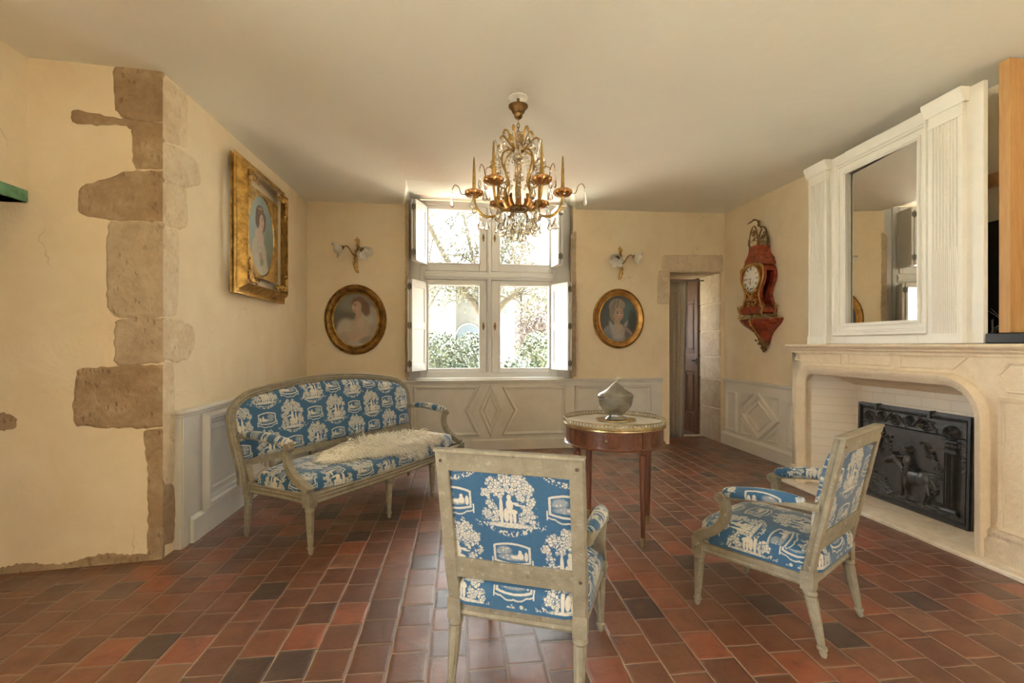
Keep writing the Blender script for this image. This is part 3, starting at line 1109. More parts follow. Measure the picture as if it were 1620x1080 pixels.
# ------------------------------------------------------------------ seat furniture
def fluted_leg(mb, top, foot, r0, r1, square_top=None, flutes=8):
    """tapered fluted leg from top (x,y,z) down to foot, with a turned collar and a small foot"""
    T_, F_ = Vector(top), Vector(foot)
    prof = [(0, r0 * .86), (.05, r0 * 1.12), (.085, r0 * 1.12), (.11, r0 * .90), (.15, r0), (.55, (r0 * .55 + r1 * .45)), (.84, r1), (.855, r1 * 1.35), (.885, r1 * 1.35), (.90, r1 * .95), (.955, r1 * 1.0), (1.0, r1 * .62)]
    seg = flutes * 4
    vs = []
    for t, r in prof:
        p = T_.lerp(F_, t)
        for k in range(seg):
            a = 2 * PI * k / seg
            fl = 1.0
            if .13 < t < .845: fl = 1.0 - .16 * (0.5 + .5 * math.cos(a * flutes)) ** 2
            vs.append((p.x + r * fl * math.cos(a), p.y + r * fl * math.sin(a), p.z))
    n = len(prof)
    fs = [(i * seg + k, (i + 1) * seg + k, (i + 1) * seg + (k + 1) % seg, i * seg + (k + 1) % seg) for i in range(n - 1) for k in range(seg)]
    fs.append(tuple(range(seg)))
    fs.append(tuple(range(n * seg - 1, (n - 1) * seg - 1, -1)))
    mb.add(vs, fs)


def corner_block(mb, x, y, z0, z1, s):
    mb.box(x - s, x + s, y - s, y + s, z0, z1)


def rosette(mb, x, y, z, s, d):
    """carved square rosette on a block face, facing d=(dx,dy)"""
    o = Vector((d[0], d[1], 0))
    u = Vector((-d[1], d[0], 0))
    c = Vector((x, y, z))
    for k in range(8):
        a = k * PI / 4
        mb.ball(c + u * (s * .5 * math.cos(a)) + Vector((0, 0, s * .5 * math.sin(a))), s * .26, nu=6, nv=4)
    mb.ball(c + o * .002, s * .3, nu=8, nv=5)


def cushion_uv(sx=1.0):
    def f(co, n):
        if abs(n.z) > .55: return (co.x + .105, co.y * 1.0)
        if abs(n.x) > abs(n.y): return (co.y + .03, co.z + .33)
        return (co.x + .105, co.z + .33)
    return f


def arm_part(side, post, scroll, rail, zs, parent, mw, pad0, pad1, fabric_uv):
    """arm: from post (x,y,z) forward to scroll (x,y,z), curved support down to rail (x,y,z)"""
    p0, p1 = Vector(post), Vector(scroll)
    mid = p0.lerp(p1, .45) + Vector((side * .012, 0, .012))
    line = spline([p0, mid, p1 - Vector((0, .03, 0)), p1], 8)
    mb = MB()
    prof = [(-.020, -.016), (.020, -.016), (.024, 0), (.016, .014), (.006, .010), (-.006, .010), (-.016, .014), (-.024, 0)]
    mb.sweep(line, [(a, b) for a, b in prof], right=(0, 0, 1))
    # scrolled hand rest
    c = p1 + Vector((0, .004, -.020))
    for s in (-1, 1):
        sp = [(c.x + s * .024, c.y + (.026 - .0022 * k) * math.cos(k * .62 + 1.57), c.z + (.026 - .0022 * k) * math.sin(k * .62 + 1.57)) for k in range(11)]
        mb.tube(sp, .0045, 6)
    mb.lathe([(0.0001, -.024), (.026, -.024), (.026, .024), (0.0001, .024)], 20, tuple(c), 1, 1, 'x')
    # support
    q = Vector(rail)
    s0 = p1 + Vector((0, -.004, -.020))
    dd = q - s0
    sup = spline([s0] + [s0 + Vector((dd.x * fz, dd.y * fy, dd.z * fz)) for fy, fz in ((-.06, .22), (-.02, .42), (.16, .62), (.48, .80), (.82, .91))] + [q], 6)
    prof2 = [(-.022, -.018), (-.010, -.021), (.010, -.021), (.022, -.018), (.022, .018), (.012, .022), (.004, .016), (-.004, .016), (-.012, .022), (-.022, .018)]
    n = len(sup)
    vs = []
    for i in range(n):
        t = (sup[min(i + 1, n - 1)] - sup[max(i - 1, 0)]).normalized()
        sidev = Vector((1, 0, 0))
        fw = t.cross(sidev).normalized()
        if fw.y < 0: fw = -fw
        k = 1.0 + .25 * (i / (n - 1)) ** 2
        for a, b in prof2: vs.append(sup[i] + sidev * a * k + fw * b * k)
    m = len(prof2)
    fs = [(i * m + k, (i + 1) * m + k, (i + 1) * m + (k + 1) % m, i * m + (k + 1) % m) for i in range(n - 1) for k in range(m)] + [tuple(range(m)), tuple(range(n * m - 1, (n - 1) * m - 1, -1))]
    mb.add(vs, fs)
    arm = mb.build('armrest', M['greywood'], parent)
    # upholstered manchette
    L = [line[int(round(x * (len(line) - 1)))] for x in np.linspace(pad0, pad1, 9)]
    rr = [.020, .029, .034, .036, .037, .036, .034, .029, .020]
    mb = MB()
    seg = 14
    vs = []
    for p, r in zip(L, rr):
        for k in range(seg):
            a = 2 * PI * k / seg
            z = math.sin(a)
            vs.append((p.x + r * mw * math.cos(a), p.y, p.z + .008 + r * (z * .95 if z > 0 else z * .75)))
    fs = [(i * seg + k, (i + 1) * seg + k, (i + 1) * seg + (k + 1) % seg, i * seg + (k + 1) % seg) for i in range(len(L) - 1) for k in range(seg)]
    fs += [tuple(range(seg)), tuple(range(len(L) * seg - 1, (len(L) - 1) * seg - 1, -1))]
    mb.add(vs, fs)
    mb.build('arm_pad', M['toile'], arm, uv=lambda co, n: (co.y * .9 + .13, co.z * .9 + co.x * .9 + .30), ang=70)


def make_armchair():
    t = thing('armchair', 'x', 'armchair')
    W = M['greywood']
    FX, FY, BX = .262, .530, .238
    RZ0, RZ1 = .275, .340
    # legs
    for s in (-1, 1):
        mb = MB()
        corner_block(mb, s * FX, FY, RZ0 - .012, RZ1 + .004, .027)
        rosette(mb, s * FX, FY + .027, .306, .026, (0, 1))
        rosette(mb, s * (FX + .027), FY, .306, .026, (s, 0))
        fluted_leg(mb, (s * FX, FY, RZ0 - .008), (s * FX, FY + .012, 0), .025, .0145)
        mb.build('leg', W, t)
        mb = MB()
        corner_block(mb, s * BX, .045, RZ0 - .012, RZ1 + .002, .026)
        fluted_leg(mb, (s * BX, .045, RZ0 - .008), (s * BX, -.012, 0), .025, .0145)
        mb.build('leg', W, t)
    # seat rails
    mb = MB()
    rp = [(-.012, RZ0), (.014, RZ0), (.018, RZ0 + .010), (.012, RZ0 + .020), (.016, RZ0 + .034), (.012, RZ0 + .046), (.018, RZ0 + .055), (.014, RZ1), (-.012, RZ1)]
    path = [(-BX, .045, 0), (BX, .045, 0), (FX, FY, 0), (.13, FY + .016, 0), (0, FY + .020, 0), (-.13, FY + .016, 0), (-FX, FY, 0)]
    mb.sweep(path, rp, closed=True, right=(0, 0, 1))
    mb.build('seat_rail', W, t)
    # upholstered seat
    def outline(a):
        # rounded trapezoid outline
        y = max(-1, min(1, 1.25 * math.sin(a)))
        x = max(-1, min(1, 1.25 * math.cos(a)))
        yy = (.008 + (FY + .008 - .008) * (y + 1) / 2)
        hw = .262 + (.282 - .262) * (y + 1) / 2
        bow = .020 * (1 - x * x) if y > .99 else 0
        return x * hw, yy + bow
    nA = 72
    lev = [(1.0, .335), (1.008, .372), (1.0, .398), (.965, .416), (.88, .429), (.70, .443), (.45, .452), (.2, .456), (.02, .457)]
    mb = MB()
    cx, cy = 0, .275
    def sf(i, j):
        k, z = lev[int(round(j * (len(lev) - 1)))]
        x, y = outline(2 * PI * i)
        return (cx + (x - cx) * k, cy + (y - cy) * k, z)
    mb.grid(sf, nA, len(lev), cu=True)
    mb.build('seat', M['toile'], t, uv=cushion_uv(), ang=70)
    mb = MB()
    mb.grid(lambda i, j: (lambda p: (p[0] * 1.004, cy + (p[1] - cy) * 1.004 , .332 + .012 * j))(outline(2 * PI * i)), nA, 2, cu=True)
    mb.build('seat_braid', M['toile'], t, uv=lambda co, n: (.0, .0))
    # back
    def lean(z): return .045 - .125 * max(0, (z - .34)) / .60
    hw = .270
    mb = MB()
    for s in (-1, 1):
        pts = [(s * (BX + (hw - .027 - BX) * min(1, max(0, (z - .34) / .1))), lean(z), z) for z in (.335, .40, .46, .60, .75, .922)]
        pr = [(-.021, -.026), (.021, -.026), (.021, .020), (.012, .026), (.004, .018), (-.006, .026), (-.021, .020)]
        vs = []
        for p in pts:
            for a, b in pr: vs.append((p[0] + (b if s > 0 else -b) * 1.0, p[1] + a, p[2]))
        m, n = len(pr), len(pts)
        mb.add(vs, [(i * m + k, (i + 1) * m + k, (i + 1) * m + (k + 1) % m, i * m + (k + 1) % m) for i in range(n - 1) for k in range(m)] + [tuple(range(m)), tuple(range(n * m - 1, (n - 1) * m - 1, -1))])
    def rail(z0, z1):
        mb.prism([(lean(z0) - .020, z0), (lean(z0) + .020, z0), (lean(z1) + .020, z1), (lean(z1) - .020, z1)], -(hw - .05), hw - .05, lambda a, b, h: (h, a, b))
    rail(.432, .512)
    rail(.852, .922)
    mb.prism([(lean(.922) - .024, .918), (lean(.922) + .026, .918), (lean(.930) + .022, .928), (lean(.930) - .018, .930)], -hw, hw, lambda a, b, h: (h, a, b))
    bf = mb.build('back_frame', W, t, bevel=.0025)
    mb = MB()
    for px_, pz_ in ((-hw + .026, .888), (hw - .026, .888), (hw - .026, .475)):
        MB().ball((px_, lean(pz_) - .022, pz_), .006, nu=8, nv=6).build('peg', M['oak'], bf)
    u0 = hw - .052
    def back_uv(co, n): return (co.x + .105 * 0 + .0, co.z - .50)
    mb = MB()
    mb.grid(lambda i, j: ((2 * i - 1) * u0, lean(.508 + .348 * j) - .010 - .002 * math.sin(PI * i) * math.sin(PI * j), .508 + .348 * j), 10, 10)
    mb.build('rear_upholstery', M['toile'], t, uv=lambda co, n: (co.x + .105, co.z - .592 + .016), ang=70)
    mb = MB()
    def pf_(i, j):
        x, z = (2 * i - 1), (2 * j - 1)
        e = (1 - abs(x) ** 6) * (1 - abs(z) ** 6)
        zz = .682 + z * .178
        return (x * (u0 + .004), lean(zz) + .016 + .045 * max(0, e) ** .35, zz)
    mb.grid(pf_, 26, 22)
    mb.build('back_upholstery', M['toile'], t, uv=lambda co, n: (co.x + .105, co.z - .592 + .016), ang=80)
    # arms
    for s in (-1, 1):
        arm_part(s, (s * .262, lean(.63) + .01, .625), (s * .282, .400, .592), (s * FX, FY, .345), None, t, .85, .14, .80, None)
    return t


def place(t, x, y, fwd_deg):
    t.location = (x, y, 0)
    t.rotation_euler = (0, 0, math.radians(fwd_deg) - PI / 2)


ac = make_armchair()
place(ac, .196, 1.735, 68.0)
tag(ac, 'blue toile armchair in the foreground with its back to the viewer', 'armchair', 'pair of square-backed toile armchairs')
ac2 = copy_tree(ac)
place(ac2, 1.706, 1.995, 122.8)
tag(ac2, 'blue toile armchair turned sideways in front of the fireplace', 'armchair', 'pair of square-backed toile armchairs')


def make_settee():
    t = thing('settee', 'blue toile settee with grey painted frame along the left wall', 'settee')
    W = M['greywood']
    HX, FY = .86, .600
    RZ0, RZ1 = .305, .372
    for s in (-1, 1):
        mb = MB()
        corner_block(mb, s * HX, FY, RZ0 - .014, RZ1 + .01, .030)
        rosette(mb, s * HX, FY + .030, .338, .028, (0, 1))
        rosette(mb, s * (HX + .030), FY, .338, .028, (s, 0))
        fluted_leg(mb, (s * HX, FY, RZ0 - .010), (s * HX, FY + .008, 0), .027, .0155)
        mb.build('leg', W, t)
        mb = MB()
        corner_block(mb, s * HX, .02, RZ0 - .014, RZ1 + .01, .026)
        fluted_leg(mb, (s * HX, .02, RZ0 - .010), (s * HX, -.005, 0), .026, .0155)
        mb.build('leg', W, t)
    for xx in (.146, -.40):
        mb = MB()
        fy = FY + .012
        corner_block(mb, xx, fy, RZ0 - .014, RZ1, .028)
        rosette(mb, xx, fy + .028, .338, .026, (0, 1))
        fluted_leg(mb, (xx, fy, RZ0 - .010), (xx, fy + .004, 0), .026, .0155)
        mb.build('leg', W, t)
    bow = lambda x: .045 * (1 - (x / HX) ** 2)
    mb = MB()
    rp = [(-.014, RZ0), (.012, RZ0), (.020, RZ0 + .010), (.012, RZ0 + .022), (.018, RZ0 + .036), (.012, RZ0 + .048), (.020, RZ0 + .058), (.014, RZ1), (-.014, RZ1)]
    path = [(-HX, .02, 0), (HX, .02, 0)] + [(HX - .012 * math.sin(PI * k / 6), .02 + (FY - .02) * k / 6, 0) for k in range(1, 6)] + [(HX - 2 * HX * k / 14, FY + bow(HX - 2 * HX * k / 14), 0) for k in range(15)] + [(-HX + .012 * math.sin(PI * k / 6), .02 + (FY - .02) * k / 6, 0) for k in range(5, 0, -1)]
    mb.sweep(path, rp, closed=True, right=(0, 0, 1))
    mb.build('seat_rail', W, t)
    # seat
    def outline(a):
        x = max(-1, min(1, 1.2 * math.cos(a)))
        y = max(-1, min(1, 1.2 * math.sin(a)))
        X_ = x * (HX + .006)
        return X_, .02 + (FY - .02 + .010) * (y + 1) / 2 + (bow(X_) * .9 if y > .98 else 0)
    lev = [(1.0, .368), (1.006, .400), (1.0, .424), (.985, .440), (.95, .452), (.86, .464), (.65, .474), (.4, .479), (.02, .481)]
    def sf(i, j):
        k, z = lev[int(round(j * (len(lev) - 1)))]
        x, y = outline(2 * PI * i)
        kx = 1 - (1 - k) * .45
        return (x * kx, .315 + (y - .315) * k, z)
    MB().grid(sf, 96, len(lev), cu=True).build('seat', M['toile'], t, uv=cushion_uv(), ang=70)
    # back frame: one moulded band round the upholstered panel
    lean = lambda z: -.01 - .17 * max(0, z - .40)
    def hwid(z):
        w = HX + .025 + .035 * max(0, min(1, (z - .45) / .25))
        if z > .80: w -= .34 * (1 - math.sqrt(max(0, 1 - ((z - .80) / .205) ** 2)))
        return w
    top = lambda x: .985 + .048 * (1 - (abs(x) / .9) ** 2.2)
    side = [(hwid(z), z) for z in np.linspace(.36, .80, 8)]
    # rounded shoulder then the gently arched top
    sh = [(hwid(.80) - .30 + .30 * math.cos(a), .80 + .175 * math.sin(a)) for a in np.linspace(0.12, PI / 2 * .93, 9)]
    right = side + sh
    n_t = 15
    x_in = sh[-1][0]
    tops = [(x_in * (1 - 2 * k / n_t), .975 + .052 * (1 - (1 - 2 * k / n_t) ** 2)) for k in range(1, n_t)]
    outl = right + tops + [(-a, b) for a, b in reversed(right)]
    pth = [(a, lean(b), b) for a, b in outl]
    prof = [(-.026, -.020), (.026, -.020), (.026, .012), (.018, .022), (.010, .015), (.002, .024), (-.008, .015), (-.018, .022), (-.026, .012)]
    mb = MB()
    # sweep in the plane of the back
    n = len(pth)
    vs = []
    for i in range(n):
        p = Vector(pth[i])
        tt = (Vector(pth[min(i + 1, n - 1)]) - Vector(pth[max(i - 1, 0)])).normalized()
        nn = Vector((0, 1, .17)).normalized()
        sd = tt.cross(nn).normalized()
        for a, b in prof: vs.append(p + sd * a + nn * b)
    m = len(prof)
    mb.add(vs, [(i * m + k, (i + 1) * m + k, (i + 1) * m + (k + 1) % m, i * m + (k + 1) % m) for i in range(n - 1) for k in range(m)] + [tuple(range(m)), tuple(range(n * m - 1, (n - 1) * m - 1, -1))])
    def lowrail(z0, z1):
        mb.prism([(lean(z0) - .018, z0), (lean(z0) + .020, z0), (lean(z1) + .020, z1), (lean(z1) - .018, z1)], -(HX + .02), HX + .02, lambda a, b, h: (h, a, b))
    lowrail(.478, .522)
    for xx in (-.30, .30):
        mb.prism([(lean(.39) - .014, .37), (lean(.39) + .014, .37), (lean(.49) + .014, .49), (lean(.49) - .014, .49)], xx - .02, xx + .02, lambda a, b, h: (h, a, b))
    for s in (-1, 1):
        mb.prism([(lean(.39) + .02, .38), (lean(.39) + .055, .38), (lean(.49) + .03, .49), (lean(.49) + .01, .49)], s * (HX - .03), s * (HX + .012), lambda a, b, h: (h, a, b))
    mb.build('back_frame', W, t)
    # upholstery filling the frame
    inset = .026
    zb = .518
    inner = [(a, b) for a, b in outl if b > zb]
    inner = [(hwid(zb), zb)] + inner + [(-hwid(zb), zb)]
    def toph(x):
        # top edge height at x, from the outline
        ax = abs(x)
        best = None
        P = right + tops[:n_t // 2 + 1]
        for (a0, b0), (a1, b1) in zip(P[:-1], P[1:]):
            lo, hi = min(a0, a1), max(a0, a1)
            if b0 >= .78 and lo - 1e-9 <= ax <= hi + 1e-9:
                f = 0 if hi - lo < 1e-9 else (ax - a0) / (a1 - a0)
                z = b0 + f * (b1 - b0)
                best = z if best is None else max(best, z)
        return best if best is not None else (.80 if ax > .5 else 1.02)
    xs_max = max(a for a, b in right) - inset
    def front(sgn, puff):
        def f(i, j):
            # columns: spread so that the rounded shoulders are sampled well
            u = math.sin((i - .5) * PI) * .985 + (2 * i - 1) * .015
            x = u * xs_max
            zt = toph(x) - inset
            if abs(x) > hwid(.62) - inset: pass
            z = zb + (zt - zb) * j
            wlim = hwid(min(z, .80)) - inset
            if abs(x) > wlim: x = math.copysign(wlim, x)
            e = max(0, 1 - abs(u) ** 10) * max(0, 1 - abs(2 * j - 1) ** 8)
            return (x, lean(z) + sgn * (.010 + puff * e ** .4), z)
        return f
    MB().grid(front(1, .035), 70, 22).build('back_upholstery', M['toile'], t, uv=lambda co, n: (co.x + .05, co.z * 1.02 - .62), ang=80)
    MB().grid(front(-1, .002), 70, 10).build('rear_upholstery', M['toile'], t, uv=lambda co, n: (co.x, co.z - .62), ang=80)
    for s in (-1, 1):
        arm_part(s, (s * (HX + .03), lean(.68) + .01, .690), (s * (HX + .015), .425, .668), (s * HX, FY, .385), None, t, 1.0, .14, .84, None)
    return t


st = make_settee()
st.location = (-.955, 4.172, 0)
st.rotation_euler = (0, 0, math.radians(-32.8) - PI / 2)


# ------------------------------------------------------------------ sheepskin on the settee seat
def sheepskin():
    t = thing('sheepskin_throw', 'cream sheepskin throw lying across the settee seat', 'sheepskin', tuple(st.location), st.rotation_euler[2])
    # outline along the seat: local x from near end to far end, y = 0..front edge
    def edge(i):
        a = 2 * PI * i
        x = .58 * math.cos(a)
        y = .215 * math.sin(a) * (1 + .18 * math.cos(2 * a + .6) + .10 * math.sin(5 * a))
        x *= 1 + .05 * math.sin(3 * a)
        return x, y
    cx, cy = -.05, .405
    def hgt(x, y):
        z = .490
        if y > .56: z -= (y - .56) * 1.1
        return z
    def sf(i, j):
        x, y = edge(i)
        k = 1 - j * .98
        X_, Y_ = cx + x * k, cy + y * k - .06 * (x * k) ** 2 - .075 * (x * k)
        dome = .062 * (1 - k ** 3) * (.8 + .2 * math.sin(9 * X_))
        return (X_, Y_, hgt(X_, Y_) + dome)
    mb = MB()
    mb.grid(sf, 60, 10, cu=True)
    mb.build('hide', M['wool'], t, ang=80)
    r = random.Random(3)
    mb = MB()
    vs, fs = [], []
    clump = [(r.random(), math.sqrt(r.random())) for _ in range(900)]
    for (ci, ck) in clump:
        d = r.uniform(0, 2 * PI)
        for _ in range(15):
            i = (ci + r.gauss(0, .012)) % 1
            k = min(1.0, max(0, ck + r.gauss(0, .03)))
            p = Vector(sf(i, (1 - k) / .98))
            x, y = edge(i)
            out = Vector((x, y * 2.2, 0))
            out = out.normalized() if out.length > 1e-4 else Vector((1, 0, 0))
            L = r.uniform(.05, .10)
            dr = Vector((math.cos(d), math.sin(d), 0)) * .75 + out * (.35 + .9 * k * k) + Vector((r.gauss(0, .25), r.gauss(0, .25), .30 - .55 * k * k))
            dr.normalize()
            q = p + dr * L * .55
            e = p + dr * L + Vector((0, 0, -.014 - .012 * k)) + Vector((r.gauss(0, .006), r.gauss(0, .006), 0))
            zmin = hgt(e.x, e.y) - (.004 if e.y < .60 else .05)
            if e.z < zmin: e.z = zmin
            w = dr.cross(Vector((0, 0, 1)))
            if w.length < 1e-4: w = Vector((1, 0, 0))
            w.normalize()
            w *= .0036
            u = Vector((0, 0, .0030))
            o = len(vs)
            vs += [p + w, p - w * .6 + u, p - w * .6 - u, q + w, q - w * .6 + u, q - w * .6 - u, e]
            fs += [(o, o + 1, o + 4, o + 3), (o + 1, o + 2, o + 5, o + 4), (o + 2, o, o + 3, o + 5), (o + 3, o + 4, o + 6), (o + 4, o + 5, o + 6), (o + 5, o + 3, o + 6)]
    mb.add(vs, fs)
    me = bpy.data.meshes.new('fleece')
    me.from_pydata([tuple(v) for v in vs], [], fs)
    me.polygons.foreach_set('use_smooth', [True] * len(me.polygons))
    me.materials.append(M['wool'])
    o = bpy.data.objects.new('fleece', me)
    COL.objects.link(o)
    o.parent = t
    tag(o, 'long curly cream wool')


sheepskin()


# ------------------------------------------------------------------ round gallery table
def gallery_table():
    t = thing('gallery_table', 'round mahogany table with pierced brass gallery and pale marble top', 'table', (1.082, 3.285, 0), math.radians(-26))
    R = .345
    mb = MB().lathe([(.0001, .748), (R - .004, .748), (R, .751), (R, .760), (R - .004, .764), (.0001, .764)], 72)
    mb.build('marble_top', M['marbletop'], t)
    mb = MB()
    mb.lathe([(R + .001, .742), (R + .006, .745), (R + .004, .753), (R + .006, .760), (R + .003, .766), (R + .0005, .766), (R + .0005, .742)], 72)
    ring = lambda r, z, w, k=72: mb.tube([(r * math.cos(2 * PI * i / k), r * math.sin(2 * PI * i / k), z) for i in range(k + 1)], w, 6, cap=False)
    ring(R + .003, .768, .0016)
    ring(R + .003, .7945, .0024)
    nL = 84
    for i in range(nL):
        a = 2 * PI * i / nL
        c = Vector((math.cos(a), math.sin(a), 0))
        tn = Vector((-math.sin(a), math.cos(a), 0))
        pts = [c * (R + .003) + tn * (.0120 * math.cos(2 * PI * k / 8)) + Vector((0, 0, .7815 + .0115 * math.sin(2 * PI * k / 8))) for k in range(9)]
        mb.tube(pts, .0017, 4, cap=False)
    mb.build('gallery', M['brass'], t)
    ra = R - .012
    mb = MB().lathe([(ra - .03, .632), (ra, .634), (ra, .744), (ra - .03, .746)], 72)
    apron = mb.build('apron', M['mahogany_x'], t)
    mb = MB().lathe([(ra - .01, .620), (ra + .014, .622), (ra + .016, .628), (ra + .010, .634), (ra - .01, .634)], 72)
    mb.build('apron_beading', M['mahogany_x'], t)
    # drawer faces the viewer; local angle
    for base in (270, ):
        a0 = math.radians(base - 32)
        a1 = math.radians(base + 32)
        mb = MB()
        mb.grid(lambda i, j: ((ra + .003) * math.cos(a0 + (a1 - a0) * i), (ra + .003) * math.sin(a0 + (a1 - a0) * i), .650 + .082 * j), 16, 2)
        for q in (a0, a1):
            mb.grid(lambda i, j: ((ra + .003 * i) * math.cos(q), (ra + .003 * i) * math.sin(q), .650 + .082 * j), 2, 2)
        for z in (.650, .732):
            mb.grid(lambda i, j: ((ra + .003 * j) * math.cos(a0 + (a1 - a0) * i), (ra + .003 * j) * math.sin(a0 + (a1 - a0) * i), z), 16, 2)
        dr = mb.build('drawer', M['mahogany'], t)
        am = (a0 + a1) / 2
        mb = MB()
        c = Vector((math.cos(am), math.sin(am), 0))
        mb.tube([c * (ra + .002) + Vector((0, 0, .690)), c * (ra + .016) + Vector((0, 0, .690))], [.004, .003], 8)
        mb.ball(c * (ra + .021) + Vector((0, 0, .690)), .010)
        mb.build('knob', M['brass'], dr)
    for k in range(4):
        a = math.radians(45 + 90 * k)
        c = Vector((math.cos(a), math.sin(a), 0))
        mb = MB()
        tn = Vector((-math.sin(a), math.cos(a), 0))
        w = .030
        p = [c * (ra - .04) - tn * w, c * (ra + .008) - tn * w, c * (ra + .008) + tn * w, c * (ra - .04) + tn * w]
        mb.prism([(q.x, q.y) for q in p], .632, .742)
        for s in (-1, 0, 1):
            q = c * (ra + .009) + tn * (s * .013)
            mb.tube([(q.x, q.y, .650), (q.x, q.y, .728)], .0035, 6)
        L = c * (ra - .030)
        prof = [(.020, .628), (.030, .622), (.030, .612), (.020, .606), (.017, .595), (.025, .588), (.025, .580), (.022, .572), (.026, .560), (.0235, .45), (.0195, .25), (.0140, .055)]
        seg = 32
        vs = []
        for r_, z in prof:
            for j in range(seg):
                b = 2 * PI * j / seg
                f = 1 - (.13 * (.5 + .5 * math.cos(8 * b)) ** 2 if .06 < z < .565 else 0)
                vs.append((L.x + r_ * f * math.cos(b), L.y + r_ * f * math.sin(b), z))
        n = len(prof)
        mb.add(vs, [(i * seg + j, (i + 1) * seg + j, (i + 1) * seg + (j + 1) % seg, i * seg + (j + 1) % seg) for i in range(n - 1) for j in range(seg)])
        leg = mb.build('leg', M['mahogany'], t)
        mb = MB().lathe([(.0001, 0), (.0115, 0), (.0125, .01), (.0135, .045), (.0165, .052), (.0165, .058), (.0001, .058)], 16, (L.x, L.y, 0))
        mb.build('foot_cap', M['brass'], leg)
    return t


gallery_table()


def tureen():
    x, y, z = 1.110, 3.330, .7642
    d = tag(MB().lathe([(.0001, 0), (.135, 0), (.142, .004), (.140, .009), (.128, .006), (.0001, .005)], 48, (0, 0, 0), 1, .82).build('serving_dish', M['brass'], None, (x, y, z)),
            'small oval brass-edged dish under the pewter tureen', 'dish')
    t = thing('tureen', 'grey pewter tureen with domed lid on the round table', 'tureen', (x, y, z + .0065), math.radians(10))
    prof = [(.0001, .0), (.072, .0), (.076, .006), (.070, .014), (.052, .026), (.050, .034), (.070, .046), (.098, .068), (.116, .098), (.124, .130), (.124, .146), (.129, .152), (.129, .160), (.122, .163), (.10, .163), (.0001, .160)]
    MB().lathe(prof, 56, (0, 0, 0), 1, .80).build('bowl', M['pewter'], t)
    prof = [(.131, .1632), (.133, .170), (.127, .176), (.123, .183), (.112, .190), (.094, .198), (.074, .209), (.056, .222), (.041, .236), (.029, .248), (.019, .256), (.0001, .259)]
    lid = MB().lathe([(.0001, .1632)] + prof, 56, (0, 0, 0), 1, .80).build('lid', M['pewter'], t)
    mb = MB()
    mb.lathe([(.0001, .255), (.013, .257), (.009, .262), (.011, .267), (.0001, .269)], 14)
    mb.tube([(.013 * math.cos(a), 0, .281 + .015 * math.sin(a)) for a in np.linspace(-PI / 2, 1.5 * PI, 20)], [.006 + .004 * math.sin(k * .33) for k in range(20)], 8)
    mb.ball((0, 0, .284), .011, 1, .5, 1.1)
    mb.build('finial', M['pewter'], lid)
    for s in (-1, 1):
        mb = MB()
        mb.ball((s * .045, -.094, .118), .010, 1, .6, 1)
        mb.tube([(s * .045 + .012 * math.cos(a), -.098, .112 + .012 * math.sin(a)) for a in np.linspace(0, 2 * PI, 14)], .0022, 6, cap=False)
        mb.build('ring_handle', M['pewter'], t)


tureen()


